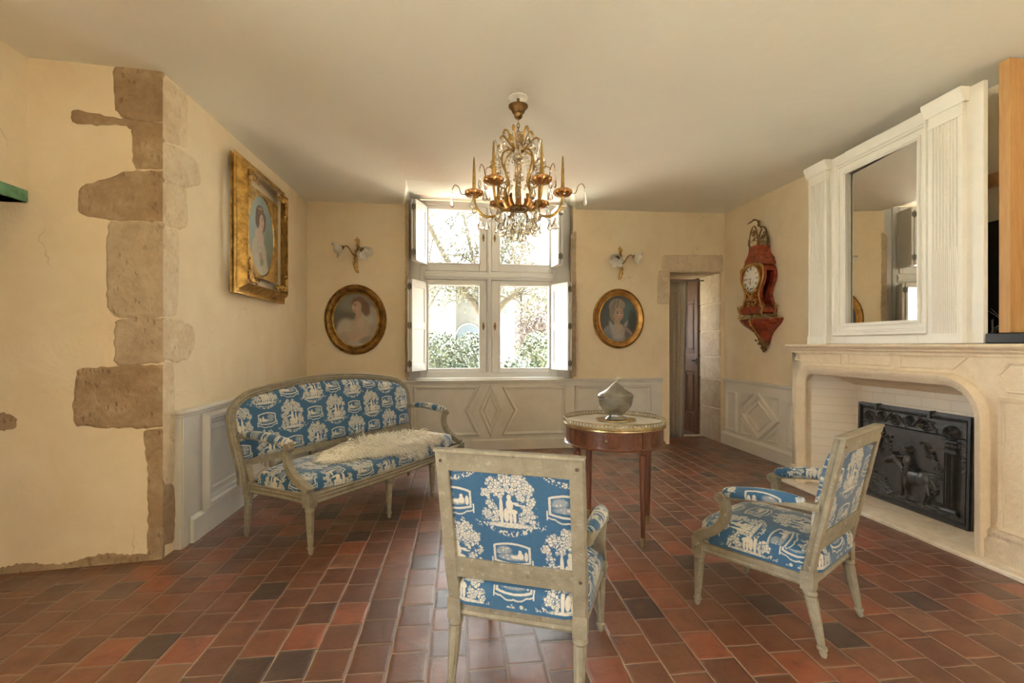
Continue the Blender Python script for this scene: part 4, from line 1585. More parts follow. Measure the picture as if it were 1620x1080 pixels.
# ------------------------------------------------------------------ fireplace
def fireplace():
    t = thing('fireplace', 'pale carved limestone fireplace with rounded opening on the right wall', 'fireplace', (0, 0, 0))
    XF = 3.165                                        # front face
    Y0, Y1 = 1.75, 4.29                               # near end, far end
    OY0, OY1, OZ = 2.600, 4.145, 1.075                # opening
    rad = .235
    # opening path from near bottom, up, over, down (y,z)
    near = [(OY0, .03), (OY0, OZ - rad)]
    near += [(OY0 + rad - rad * math.cos(a), OZ - rad + rad * math.sin(a)) for a in np.linspace(0.12, PI / 2, 10)]
    rf = .12
    far = [(OY1 - rf + rf * math.cos(a), OZ - rf + rf * math.sin(a)) for a in np.linspace(PI / 2, .1, 8)] + [(OY1, OZ - rf), (OY1, .03)]
    path = near + far
    # front slab: strips between the opening and the outer rectangle
    mb = MB()
    n = len(path)
    TOPZ = 1.225
    outer = []
    for (y, z) in path:
        outer.append((y, z))
    def q(a, b, c, d): mb.add([(XF, *a), (XF, *b), (XF, *c), (XF, *d)], [(0, 1, 2, 3)])
    q((Y0, 0), (OY0, 0), (OY0, OZ - rad), (Y0, OZ - rad))
    q((OY1, 0), (Y1, 0), (Y1, OZ - rf), (OY1, OZ - rf))
    q((Y0, OZ - rad), (OY0, OZ - rad), (OY0, TOPZ), (Y0, TOPZ))
    q((OY1, OZ - rf), (Y1, OZ - rf), (Y1, TOPZ), (OY1, TOPZ))
    top = [p for p in path if p[1] >= OZ - rad - 1e-6]
    for a, b in zip(top[:-1], top[1:]):
        if abs(a[0] - b[0]) < 1e-6: continue
        q((a[0], a[1]), (b[0], b[1]), (b[0], TOPZ), (a[0], TOPZ))
    q((OY0, OZ - rad), (OY0 + 1e-4, OZ - rad), (OY0 + 1e-4, TOPZ), (OY0, TOPZ))
    # reveal of the opening
    for a, b in zip(path[:-1], path[1:]):
        mb.add([(XF, *a), (XF, *b), (XF + .085, *b), (XF + .085, *a)], [(0, 1, 2, 3)])
    # far end, near end, top
    mb.add([(XF, Y1, 0), (3.53, Y1, 0), (3.53, Y1, TOPZ), (XF, Y1, TOPZ)], [(0, 1, 2, 3)])
    mb.add([(XF, Y0, 0), (3.53, Y0, 0), (3.53, Y0, TOPZ), (XF, Y0, TOPZ)], [(3, 2, 1, 0)])
    mb.build('surround', M['mantelstone'], t, ang=50)
    # bolection round the opening
    mb = MB()
    off = [(p[0], p[1]) for p in path]
    mo = MB()
    moulding(mo, off, .085, .050, lambda a, b, h: (XF - h, a, b), closed=False)
    mo.build('opening_moulding', M['mantelstone'], t, ang=60)
    # mantel shelf
    def shelf(prof, name):
        MB().prism(prof, Y0 - .02, Y1 + .02, lambda a, b, h: (a, h, b)).build(name, M['mantelstone'], t, bevel=.003)
    shelf([(3.53, 1.305), (XF - .060, 1.305), (XF - .064, 1.290), (XF - .055, 1.276), (XF - .035, 1.268), (XF - .030, 1.255), (XF - .012, 1.245), (XF - .008, 1.225), (3.53, 1.225)], 'mantel_shelf')
    # frieze and jamb panels
    fr = lambda a, b, h: (XF - h, a, b)
    mb = MB()
    moulding(mb, [(3.24, 1.238 - .012), (3.62, 1.226), (3.62, 1.150), (3.24, 1.150)], .016, .010, fr)
    moulding(mb, [(2.70, 1.215), (3.15, 1.215), (3.15, 1.145), (2.78, 1.145)], .014, .008, fr)
    moulding(mb, [(3.70, 1.215), (4.20, 1.215), (4.24, 1.165), (4.12, 1.145), (3.70, 1.145)], .014, .008, fr)
    moulding(mb, [(2.24, .975), (2.50, .975), (2.50, .22), (2.24, .22)], .026, .016, fr)
    moulding(mb, [(2.20, 1.19), (2.46, 1.19), (2.52, 1.12), (2.46, 1.03), (2.20, 1.03)], .020, .012, fr)
    mb.build('carved_panels', M['mantelstone'], t, ang=60)
    mb = MB()
    mb.prism([(XF - .035, .0), (XF - .035, .135), (XF - .020, .165), (XF - .03, .185), (XF - .012, .21), (XF + .02, .21), (XF + .02, 0)], 2.14, 2.585, lambda a, b, h: (a, h, b))
    mb.build('jamb_plinth', M['limestone'], t, bevel=.010)
    mb = MB()
    mb.prism([(XF - .025, .0), (XF - .025, .135), (XF - .010, .17), (XF + .02, .17), (XF + .02, 0)], 4.16, 4.30, lambda a, b, h: (a, h, b))
    mb.build('jamb_plinth', M['limestone'], t, bevel=.008)
    # hearth slab
    MB().box(3.045, 3.525, 2.12, 4.28, 0, .030).build('hearth', M['hearth'], t, bevel=.008)
    # firebox
    bx, by0, by1, bz = 3.505, 2.80, 3.93, .945
    mb = MB()
    mb.add([(bx, by0, .03), (bx, by1, .03), (bx, by1, bz), (bx, by0, bz)], [(0, 1, 2, 3)])
    mb.add([(XF + .08, OY1 + .004, .03), (bx, by1, .03), (bx, by1, bz), (XF + .08, OY1 + .004, 1.08)], [(3, 2, 1, 0)])
    mb.add([(XF + .08, OY0 - .004, .03), (bx, by0, .03), (bx, by0, bz), (XF + .08, OY0 - .004, 1.08)], [(0, 1, 2, 3)])
    mb.build('firebox_lining', M['firebrick'], t, smooth=False)
    mb = MB()
    N = 9
    for k in range(N):
        f0, f1 = k / N, (k + .93) / N
        def P(f, y): 
            return (XF + .08 + (bx - XF - .08) * f, y, 1.082 + (bz - 1.082) * f)
        a = P(f0, OY0 - .1), P(f0, OY1 + .1), P(f1, OY1 + .1), P(f1, OY0 - .1)
        mb.add(list(a) + [(p[0], p[1], p[2] + .02) for p in a], [(0, 1, 2, 3), (7, 6, 5, 4), (0, 4, 5, 1), (1, 5, 6, 2), (2, 6, 7, 3), (3, 7, 4, 0)])
    mb.build('firebox_ceiling_boards', M['mantelstone'], t, smooth=False)
    return t


fireplace()


def relief(u, v):
    """height field of the cast iron fireback, u 0..1 left to right as seen, v 0..1 upwards; numpy arrays"""
    W, H = .93, .775
    x, y = u * W, v * H
    h = np.zeros_like(x)
    def bump(cx, cy, rx, ry, hh, rot=0.0, p=1.0):
        nonlocal h
        c, s = math.cos(rot), math.sin(rot)
        dx, dy = x - cx, y - cy
        a, b = (dx * c + dy * s) / rx, (-dx * s + dy * c) / ry
        k = np.clip(1 - (a * a + b * b), 0, 1) ** (.5 * p)
        h = np.maximum(h, k * hh)
    def limb(x0, y0, x1, y1, r0, r1, hh):
        nonlocal h
        dx, dy = x1 - x0, y1 - y0
        L2 = dx * dx + dy * dy
        t = np.clip(((x - x0) * dx + (y - y0) * dy) / L2, 0, 1)
        d = np.hypot(x - x0 - t * dx, y - y0 - t * dy)
        r = r0 + (r1 - r0) * t
        h = np.maximum(h, np.clip(1 - (d / r) ** 2, 0, 1) ** .5 * hh)
    rr = random.Random(7)
    # border beads and fillets
    e = np.minimum(np.minimum(x, W - x), np.minimum(y, H - y))
    h = np.maximum(h, np.where(e < .022, .010, 0))
    h = np.maximum(h, np.where((e > .030) & (e < .036), .006, 0))
    # top frieze: fillet lines and running scrolls
    for yy in (.735, .615):
        h = np.maximum(h, np.clip(1 - np.abs(y - yy) / .006, 0, 1) * .008)
    cx = .10
    k = 0
    while cx < .70:
        cy = .672 + (.010 if k % 2 else -.006)
        dx, dy = x - cx, y - cy
        r = np.hypot(dx, dy)
        th = np.arctan2(dy, dx)
        sp = np.abs(((r / .0135 - th / (2 * PI) * (1 if k % 2 else -1)) % 1) - .5)
        h = np.maximum(h, np.where(r < .044, np.clip(.34 - sp, 0, .34) * .028, 0))
        limb(cx + .03, cy - .03 * (1 if k % 2 else -1), cx + .085, cy + .034 * (1 if k % 2 else -1), .009, .006, .010)
        for _ in range(7):
            bump(cx + rr.uniform(.02, .09), cy + rr.uniform(-.04, .04), .010, .006, .008, rr.uniform(0, 3))
        cx += .125
        k += 1
    # column at the right with ionic volute
    cc = .795
    m = (np.abs(x - cc) < .040) & (y > .115) & (y < .50)
    h = np.where(m, np.maximum(h, .010 + .006 * np.cos((x - cc) / .040 * PI * 4)), h)
    for yy, hw, hh in ((.105, .056, .016), (.090, .062, .018), (.075, .066, .013), (.505, .052, .014), (.520, .047, .016), (.585, .058, .017)):
        h = np.maximum(h, np.where((np.abs(x - cc) < hw) & (np.abs(y - yy) < .007), hh, 0))
    for q in range(5): bump(cc - .036 + q * .018, .552, .010, .020, .014)
    for vx in (cc,):
        r = np.hypot(x - vx, y - .645)
        th = np.arctan2(y - .645, x - vx)
        sp = np.abs(((r / .016 - th / (2 * PI)) % 1) - .5)
        h = np.maximum(h, np.where(r < .052, .006 + np.clip(.32 - sp, 0, .32) * .036, 0))
    # right margin sprigs
    for _ in range(26): bump(rr.uniform(.862, .905), rr.uniform(.38, .60), .008, .005, .006, rr.uniform(0, 3))
    # tree at the left
    limb(.145, .16, .150, .33, .013, .010, .014)
    limb(.150, .33, .235, .50, .010, .006, .013)
    limb(.150, .33, .120, .47, .009, .005, .012)
    for bx_, by_, s, n in ((.19, .55, .06, 34), (.28, .50, .05, 26), (.33, .43, .035, 14), (.12, .50, .055, 26), (.22, .40, .03, 10), (.135, .27, .025, 8), (.17, .22, .02, 8)):
        for _ in range(n): bump(bx_ + rr.gauss(0, s * .55), by_ + rr.gauss(0, s * .42), rr.uniform(.008, .014), rr.uniform(.006, .010), rr.uniform(.007, .014), rr.uniform(0, 3))
    # shrubs at the right of the rider
    for bx_, by_, s, n in ((.60, .50, .035, 16), (.66, .45, .04, 18), (.70, .36, .045, 26), (.69, .22, .04, 18)):
        for _ in range(n): bump(bx_ + rr.gauss(0, s * .5), by_ + rr.gauss(0, s * .5), rr.uniform(.008, .013), rr.uniform(.006, .009), rr.uniform(.007, .013), rr.uniform(0, 3))
    bump(.665, .315, .065, .014, .013)
    bump(.68, .295, .055, .010, .011)
    # horse: body, neck, head, legs, tail (facing left)
    bump(.520, .262, .118, .062, .024, -.05, .8)
    bump(.595, .262, .060, .066, .025)
    bump(.440, .275, .050, .060, .023)
    limb(.440, .300, .365, .372, .052, .034, .021)
    limb(.362, .376, .296, .346, .034, .018, .021)
    limb(.300, .350, .282, .322, .020, .013, .019)
    limb(.360, .40, .352, .425, .010, .004, .017)
    for (ax, ay, bx_, by_, cx_, cy_) in ((.430, .24, .432, .165, .425, .100), (.455, .24, .462, .160, .470, .105), (.600, .23, .625, .155, .607, .085), (.625, .23, .655, .160, .640, .100)):
        limb(ax, ay, bx_, by_, .026, .014, .019)
        limb(bx_, by_, cx_, cy_, .013, .009, .016)
        bump(cx_ - .006, cy_ - .006, .016, .009, .015)
    limb(.640, .300, .690, .215, .012, .020, .013)
    # rider: torso, head, hat, arm, leg, saddle cloth
    bump(.478, .375, .036, .062, .031)
    bump(.476, .455, .022, .026, .030)
    bump(.472, .474, .034, .013, .029, .1)
    limb(.462, .405, .400, .392, .015, .010, .030)
    limb(.400, .392, .352, .402, .010, .008, .026)
    limb(.488, .335, .468, .265, .026, .018, .031)
    limb(.468, .265, .480, .195, .017, .012, .029)
    bump(.472, .188, .022, .009, .027)
    for _ in range(16): bump(.48 + rr.gauss(0, .022), .325 + rr.gauss(0, .016), .012, .007, .030, rr.uniform(0, 3))
    limb(.505, .305, .560, .325, .006, .006, .030)
    # plinth at the left and rough ground
    for k2 in range(5): limb(.13 + k2 * .012, .205 - k2 * .020, .27 + k2 * .01, .185 - k2 * .020, .008, .008, .012 - k2 * .001)
    for _ in range(130): bump(rr.uniform(.05, .76), .055 + abs(rr.gauss(0, .035)), rr.uniform(.015, .045), rr.uniform(.003, .007), rr.uniform(.004, .010), rr.gauss(-.08, .1))
    return h


def fireback():
    t = thing('fireback', 'black cast iron fireback with horse and rider in relief', 'fireback', (3.472, 3.385, .0305))
    W, H = .93, .775
    nu, nv = 250, 210
    U, V = np.meshgrid(np.linspace(0, 1, nu), np.linspace(0, 1, nv), indexing='ij')
    hh = relief(U, V)
    tilt = .018
    y = (.5 - U) * W                       # as seen from the room, left = far = +y
    x = -.012 - hh * 1.7 + V * tilt
    z = V * H
    vs = np.stack([x, y, z], -1).reshape(-1, 3).tolist()
    mb = MB()
    idx = lambda i, j: i * nv + j
    fs = [(idx(i, j), idx(i + 1, j), idx(i + 1, j + 1), idx(i, j + 1)) for i in range(nu - 1) for j in range(nv - 1)]
    mb.add(vs, fs)
    mb.prism([(-.018, 0), (.006, 0), (.006 + tilt, H), (-.010 + tilt, H)], -W / 2, W / 2, lambda a, b, h: (a + .004, h, b))
    mb.build('relief_plate', M['iron'], t, ang=60)
    for k in (.21, .70):
        mb = MB()
        yy = (.5 - k) * W
        mb.box(-.030, .020, yy - .011, yy + .011, H - .002, H + .008)
        mb.box(-.034, -.018, yy - .011, yy + .011, H - .050, H + .008)
        mb.build('clip', M['iron'], t, bevel=.002)


fireback()


# ------------------------------------------------------------------ overmantel mirror standing on the shelf
def trumeau():
    t = thing('overmantel_mirror', 'white painted overmantel mirror with fluted pilasters on the mantel', 'mirror', (3.205, 3.38, 1.3085), math.radians(-2.5))
    OY = 3.38
    P = M['mirror_paint']
    Z0 = 0.0
    H = 1.60
    def bx(name, x0, x1, y0, y1, z0, z1, par=None, bv=.004):
        return MB().box(x0, x1, y0, y1, z0, z1).build(name, P, par or t, bevel=bv)
    gy0, gy1, gz0, gz1 = 3.040, 3.720, .160, 1.425
    mb = MB()
    mb.box(.0, .030, 2.602, gy0, 0, H)
    mb.box(.0, .030, gy1, 4.150, 0, H)
    mb.box(.0, .030, gy0, gy1, 0, gz0)
    mb.box(.0, .030, gy0, gy1, gz1, H)
    mb.build('back_board', P, t, bevel=.003)
    # the old plate sits slightly askew in its rebate
    e = math.tan(math.radians(2.9)) * .35
    MB().prism([(.012 - e, gy0 - .01), (.020 - e, gy0 - .01), (.020 + e, gy1 + .01), (.012 + e, gy1 + .01)], gz0 - .01, gz1 + .01).build('mirror_plate', M['mirror'], t, smooth=False)
    mb = MB()
    fr = lambda a, b, h: (-h, a, b)
    moulding(mb, [(gy0 - .006, gz0 - .006), (gy1 + .006, gz0 - .006), (gy1 + .006, gz1 + .006), (gy0 - .006, gz1 + .006)], .030, .014, fr)
    moulding(mb, [(gy0 - .075, gz0 - .075), (gy1 + .085, gz0 - .075), (gy1 + .085, gz1 + .085), (gy0 - .075, gz1 + .085)], .050, .034, fr)
    mb.build('mirror_frame', P, t)
    for (y0, y1, nf) in ((2.704, 2.936, 8), (3.895, 4.126, 8)):
        # fluted pilaster: grooves modelled into the front
        dep = .030
        zsplit = .615
        def front(z0, z1, n, depth, name):
            w = (y1 - y0 - .05)
            prof = [(y0, 0), (y0, dep)]
            prof.append((y0 + .025, dep))
            for k in range(n):
                a0 = y0 + .025 + w * k / n
                a1 = y0 + .025 + w * (k + 1) / n
                g = (a1 - a0)
                if depth > 0:
                    prof += [(a0 + g * .12, dep), (a0 + g * .2, dep - depth * .7), (a0 + g * .45, dep - depth), (a0 + g * .7, dep - depth * .7), (a0 + g * .82, dep)]
                else:
                    prof += [(a0 + g * .05, dep), (a0 + g * .25, dep - depth * .8), (a0 + g * .5, dep - depth), (a0 + g * .75, dep - depth * .8), (a0 + g * .95, dep)]
            prof += [(y1 - .025, dep), (y1, dep), (y1, 0)]
            return prof
        mb = MB()
        mb.prism(front(0, 0, nf, .013, ''), zsplit, H - .16, lambda a, b, h: (-b, a, h))
        mb.prism(front(0, 0, nf * 2 - 2, -.006, ''), .065, zsplit, lambda a, b, h: (-b, a, h))
        mb.box(-dep - .008, 0, y0 - .006, y1 + .006, 0, .065)
        mb.box(-dep - .004, 0, y0 - .002, y1 + .002, H - .165, H - .145)
        mb.build('pilaster', P, t, ang=30)
        mb = MB()
        mb.box(-dep, 0, y0, y1, H - .145, H - .085)
        mb.prism([(0, H - .085), (-dep - .004, H - .085), (-dep - .020, H - .055), (-dep - .022, H - .045), (-dep - .036, H - .020), (-dep - .036, H + .005), (0, H + .005)], y0 - .022, y1 + .022, lambda a, b, h: (a, h, b))
        mb.build('capital', P, t, bevel=.003)
    for ch in t.children_recursive:
        for v in ch.data.vertices: v.co.y -= OY
    return t


trumeau()
p = MB().box(3.215, 3.38, 2.496, 2.556, 1.37, 2.985)
tag(p.build('timber_post', M['pine'], None, bevel=.004), 'raw pine post at the right edge beside the overmantel mirror', 'post')
mb = MB().box(3.16, 3.36, 2.20, 2.585, 1.307, 1.368)
tag(mb.build('media_box', M['blackplastic'], None, bevel=.006), 'flat black box on the mantel under the pine post', 'box')
mb = MB().box(3.435, 3.465, 2.36, 3.30, 1.307, 2.10)  # dark sheet filling the black gap behind the mirror
tag(mb.build('dark_sheet', M['sheet'], None, bevel=.006), 'dark flat screen leaning behind the overmantel mirror', 'sheet')
mb = MB().box(3.47, 3.525, 2.2, 4.0, 2.34, 2.42)
tag(mb.build('timber_batten', M['pine'], None, bevel=.004), 'horizontal pale timber batten on the wall behind the pine post', 'batten')
mb = MB()
r = random.Random(9)
for k in range(9):
    a = Vector((3.27 + r.uniform(-.03, .03), 2.60 + r.uniform(0, .05), 1.369 if k % 2 else 1.31))
    mb.tube(spline([a, a + Vector((r.uniform(-.02, .05), r.uniform(-.03, .04), r.uniform(.04, .10))), a + Vector((r.uniform(.0, .08), r.uniform(-.02, .06), r.uniform(.0, .16)))], 6), .0018, 5)
tag(mb.build('wire_bundle', M['hinge'], None, (0, 0, 0)), 'tangle of thin wires behind the overmantel mirror edge', 'wires')


# ------------------------------------------------------------------ framed portraits
SKIN = (.60, .40, .27)
SKIN_D = (.42, .25, .16)
SKIN_L = (.70, .53, .40)


def oval_frame(t, rx, rz, prof, mat, n=96, lip=None, lipmat=None):
    """oval moulded frame in the local xz plane facing -y; prof = (offset outward, height)"""
    def ring(prof_, mat_, name):
        mb = MB()
        m = len(prof_)
        vs = []
        for i in range(n):
            a = 2 * PI * i / n
            for o, h in prof_:
                vs.append(((rx + o) * math.cos(a), -h, (rz + o) * math.sin(a)))
        mb.add(vs, [(i * m + k, ((i + 1) % n) * m + k, ((i + 1) % n) * m + k + 1, i * m + k + 1) for i in range(n) for k in range(m - 1)])
        return mb.build(name, mat_, t)
    f = ring(prof, mat, 'frame')
    if lip: 
        o = ring(lip, lipmat, 'inner_slip')
        o.parent = f
    return f


def canvas(t, rx, rz, mat, h=.012, n=64):
    mb = MB()
    mb.add([(rx * math.cos(2 * PI * i / n), -h, rz * math.sin(2 * PI * i / n)) for i in range(n)], [tuple(range(n))])
    mb.prism([(rx * math.cos(2 * PI * i / n), rz * math.sin(2 * PI * i / n)) for i in range(n)], 0, h - .001, lambda a, b, hh: (a, -hh, b))
    return mb.build('canvas', mat, t, smooth=False)


# oval pastel of a reclining lady, left of the window
m1 = mk_painting('pastel_reclining_lady', ((.095, .082, .055), (.15, .135, .095)), [
    (-.75, .55, .18, .16, 0, (.07, .06, .045), .5), (.0, .62, .9, .32, .1, (.24, .22, .165), .7),
    (.55, .10, .50, .42, -.3, (.42, .37, .285), .3), (.45, -.02, .30, .25, -.2, (.50, .45, .36), .5), (.70, -.45, .45, .30, .2, (.38, .34, .26), .4),
    (-.25, -.50, .68, .44, .35, (.46, .395, .30), .3), (-.45, -.28, .34, .30, .6, (.52, .45, .35), .5), (.18, -.30, .42, .36, -.2, (.50, .395, .285), .4),
    (.30, .50, .30, .20, -.25, (.15, .075, .04), .4), (.10, .66, .28, .16, .2, (.19, .105, .06), .4), (.42, .34, .16, .22, .5, (.17, .09, .05), .5),
    (.11, .12, .13, .24, -.15, (.50, .35, .245), .35), (.04, .44, .195, .22, -.35, (.53, .37, .265), .22), (-.02, .40, .11, .10, -.3, (.60, .39, .29), .6),
    (-.03, .51, .05, .016, .2, (.16, .09, .06), .5), (-.11, .44, .035, .06, .2, (.60, .46, .36), .5), (-.07, .325, .045, .018, .1, (.42, .15, .11), .5), (-.02, .55, .06, .012, .2, (.16, .09, .05), .5),
    (.20, -.12, .16, .18, 0, (.56, .43, .32), .6), (.0, -.62, .50, .13, .12, (.52, .39, .28), .3), (-.30, -.55, .36, .12, -.25, (.50, .37, .265), .4), (.10, -.70, .22, .07, .25, (.55, .40, .29), .3),
    (.1, -.90, .7, .14, 0, (.47, .42, .34), .4), (-.55, -.72, .25, .2, .3, (.40, .34, .26), .6), (.45, -.72, .30, .12, .2, (.28, .24, .185), .5)], .272, .335, .85)
t = thing('oval_portrait', 'oval gilt-framed pastel of a reclining lady left of the window', 'portrait', tuple(bwp(.557, 0, 1.597)), BWA)
canvas(t, .285, .348, m1, .016)
oval_frame(t, .278, .338, [(-.022, .012), (-.020, .022), (-.010, .026), (.0, .020), (.010, .030), (.030, .052), (.045, .056), (.060, .048), (.068, .034), (.074, .030), (.080, .030), (.080, .0)], M['gilt_dark'],
           lip=[(-.024, .012), (-.022, .024), (-.013, .029), (-.004, .023)], lipmat=M['gilt'])

# oval portrait of a grey-haired lady, right of the window
m2 = mk_painting('oil_grey_haired_lady', ((.060, .068, .062), (.105, .120, .110)), [
    (.55, .20, .42, .55, .2, (.095, .165, .160), .7), (.70, -.10, .22, .5, .0, (.045, .055, .055), .6), (-.7, .1, .35, .9, 0, (.065, .075, .07), .6),
    (-.42, -.62, .40, .36, .5, (.26, .27, .27), .22), (.30, -.70, .42, .34, -.4, (.155, .125, .12), .3), (-.10, -.76, .42, .30, 0, (.34, .33, .315), .3), (-.55, -.80, .22, .26, .2, (.20, .215, .22), .4),
    (-.12, .50, .36, .30, .15, (.33, .28, .21), .18), (-.30, .22, .16, .34, .1, (.28, .235, .175), .3), (.06, .58, .26, .20, -.4, (.37, .32, .245), .3), (-.22, .60, .05, .2, -.5, (.22, .18, .13), .6), (-.05, .62, .04, .2, -.2, (.22, .18, .13), .6),
    (-.08, -.16, .15, .26, .1, (.50, .355, .25), .3), (-.02, -.46, .33, .26, -.1, (.56, .43, .32), .3),
    (.01, .18, .225, .265, -.05, (.56, .39, .28), .14), (.06, .12, .14, .15, 0, (.63, .46, .35), .5), (-.10, .09, .07, .07, 0, (.60, .31, .23), .7), (.15, .07, .06, .07, 0, (.60, .31, .23), .7),
    (-.06, .225, .052, .020, 0, (.085, .06, .05), .4), (.135, .220, .048, .020, 0, (.085, .06, .05), .4), (-.065, .285, .075, .014, .1, (.24, .16, .11), .5), (.14, .280, .065, .013, -.1, (.24, .16, .11), .5),
    (.060, .145, .022, .085, 0, (.68, .52, .41), .6), (.065, .070, .045, .018, 0, (.40, .22, .16), .6), (.055, -.005, .075, .018, 0, (.45, .13, .11), .4), (-.24, .10, .045, .08, 0, (.50, .33, .24), .4),
    (-.28, -.42, .10, .36, .55, (.45, .44, .42), .4), (.26, -.36, .08, .32, -.6, (.46, .38, .35), .4), (.44, -.45, .06, .34, .9, (.36, .25, .24), .4), (-.02, -.72, .24, .10, 0, (.48, .46, .43), .5)], .270, .320, .72)
t = thing('oval_portrait', 'oval gold-framed portrait of a grey-haired lady right of the window', 'portrait', tuple(bwp(3.823, 0, 1.634)), BWA)
canvas(t, .270, .318, m2, .014)
oval_frame(t, .262, .308, [(-.016, .012), (-.008, .020), (.004, .016), (.020, .030), (.044, .042), (.052, .046), (.060, .042), (.066, .034), (.074, .030), (.078, .022), (.078, 0)], M['gilt_bright'],
           lip=[(.046, .040), (.052, .051), (.062, .047), (.068, .034)], lipmat=M['gilt_dark'])

# rectangular frame with oval portrait on the left wall
m3 = mk_painting('oil_lady_profile', ((.27, .36, .33), (.35, .42, .37)), [
    (.55, -.35, .5, .6, 0, (.22, .26, .19), .7), (.6, -.7, .5, .3, 0, (.17, .19, .13), .6), (-.6, .6, .6, .5, 0, (.36, .46, .44), .7),
    (-.18, -.52, .56, .50, -.25, (.56, .51, .38), .18), (-.10, -.80, .60, .40, 0, (.60, .55, .43), .25), (.22, -.62, .20, .40, .1, (.54, .48, .35), .35),
    (-.16, -.02, .34, .16, -.12, (.62, .47, .34), .3), (-.10, .10, .14, .24, -.1, (.60, .44, .31), .25),
    (-.12, .52, .32, .22, .15, (.095, .055, .03), .18), (-.30, .34, .16, .18, .2, (.11, .062, .035), .3), (.20, .36, .14, .24, -.3, (.13, .075, .042), .3), (-.05, .62, .22, .11, .2, (.16, .09, .05), .4), (-.10, .66, .20, .030, .12, (.42, .29, .13), .5),
    (.02, .34, .17, .20, -.15, (.64, .46, .33), .14), (.13, .34, .055, .05, -.4, (.66, .48, .36), .4), (.11, .24, .05, .022, 0, (.46, .17, .13), .5), (.06, .40, .045, .016, 0, (.10, .07, .05), .5), (.05, .45, .06, .013, .1, (.16, .09, .05), .5), (.03, .28, .06, .05, 0, (.64, .36, .27), .7),
    (-.05, -.52, .15, .12, 0, (.50, .30, .23), .5), (-.12, -.58, .07, .06, 0, (.60, .42, .30), .5), (.03, -.64, .14, .10, .3, (.26, .28, .16), .6), (-.28, -.28, .03, .2, 0, (.46, .40, .28), .6), (.10, -.30, .30, .03, -.1, (.50, .44, .32), .6)], .28, .355, .82)
t = thing('framed_portrait', 'ornate square gilt frame with oval portrait of a lady on the left wall', 'portrait', (-1.752, 4.485, 2.255), PI / 2)
# local x runs along +y(world)... facing +x
FW, FH = .448, .462
canvas(t, .290, .362, m3, .026)
mb = MB()
no = 64
prof_in = []
# flat spandrel plate with the oval hole
vs, fs = [], []
for i in range(no):
    a = 2 * PI * i / no
    ex, ez = .272 * math.cos(a), .345 * math.sin(a)
    k = 1 / max(abs(math.cos(a)) / .362, abs(math.sin(a)) / .377)
    vs += [(ex, -.026, ez), (ex * 1.02, -.036, ez * 1.02), (k * math.cos(a), -.036, k * math.sin(a))]
for i in range(no):
    j = (i + 1) % no
    fs += [(3 * i, 3 * j, 3 * j + 1, 3 * i + 1), (3 * i + 1, 3 * j + 1, 3 * j + 2, 3 * i + 2)]
mb.add(vs, fs)
sp = mb.build('spandrel', M['gilt'], t)
mb = MB()
prof = [(-.092, .030), (-.088, .040), (-.078, .042), (-.070, .034), (-.055, .040), (-.035, .066), (-.018, .092), (-.006, .100), (.0, .094), (-.012, .075), (-.085, .0)]
rect = [(-FW, -FH), (FW, -FH), (FW, FH), (-FW, FH)]
m = len(prof)
vs = []
for (a, b) in rect:
    for o, h in prof: vs.append((a + math.copysign(o, a), -h, b + math.copysign(o, b)))
mb.add(vs, [(i * m + k, ((i + 1) % 4) * m + k, ((i + 1) % 4) * m + k + 1, i * m + k + 1) for i in range(4) for k in range(m - 1)])
fr3 = mb.build('frame', M['gilt'], t, ang=25)
r = random.Random(4)
for sx in (-1, 1):
    for sz in (-1, 1):
        mb = MB()
        for arm in (0, 1):
            for k in range(46):
                d = abs(r.gauss(0, .10))
                if d > .20: continue
                a = sx * (FW - .035 - (d if arm == 0 else 0) + r.uniform(-.028, .020))
                b = sz * (FH - .035 - (d if arm == 1 else 0) + r.uniform(-.028, .020))
                w = max(.35, 1 - d / .26)
                mb.ball((a, -.074 - .026 * w, b), r.uniform(.009, .019) * (.6 + .4 * w), r.uniform(.6, 1.2), .8, r.uniform(.6, 1.2), 7, 5)
        for q in range(3):
            c = (sx * (FW - .03 - .02 * q), -.100, sz * (FH - .03 - .018 * ((q * 2) % 3)))
            mb.tube([(c[0] + (.017 - .0014 * k) * math.cos(k * .6), c[1] - .002, c[2] + (.017 - .0014 * k) * math.sin(k * .6)) for k in range(11)], .006, 6)
        mb.build('corner_ornament', M['gilt'], fr3)
for sx in (-1, 1):
    for sz in (-1, 1):
        mb = MB()
        for k in range(22):
            mb.ball((sx * (.272 + r.uniform(-.030, .045)), -.038, sz * (.310 + r.uniform(-.045, .035))), r.uniform(.009, .014), 1, .6, 1, 6, 4)
        mb.build('spandrel_ornament', M['gilt'], fr3)


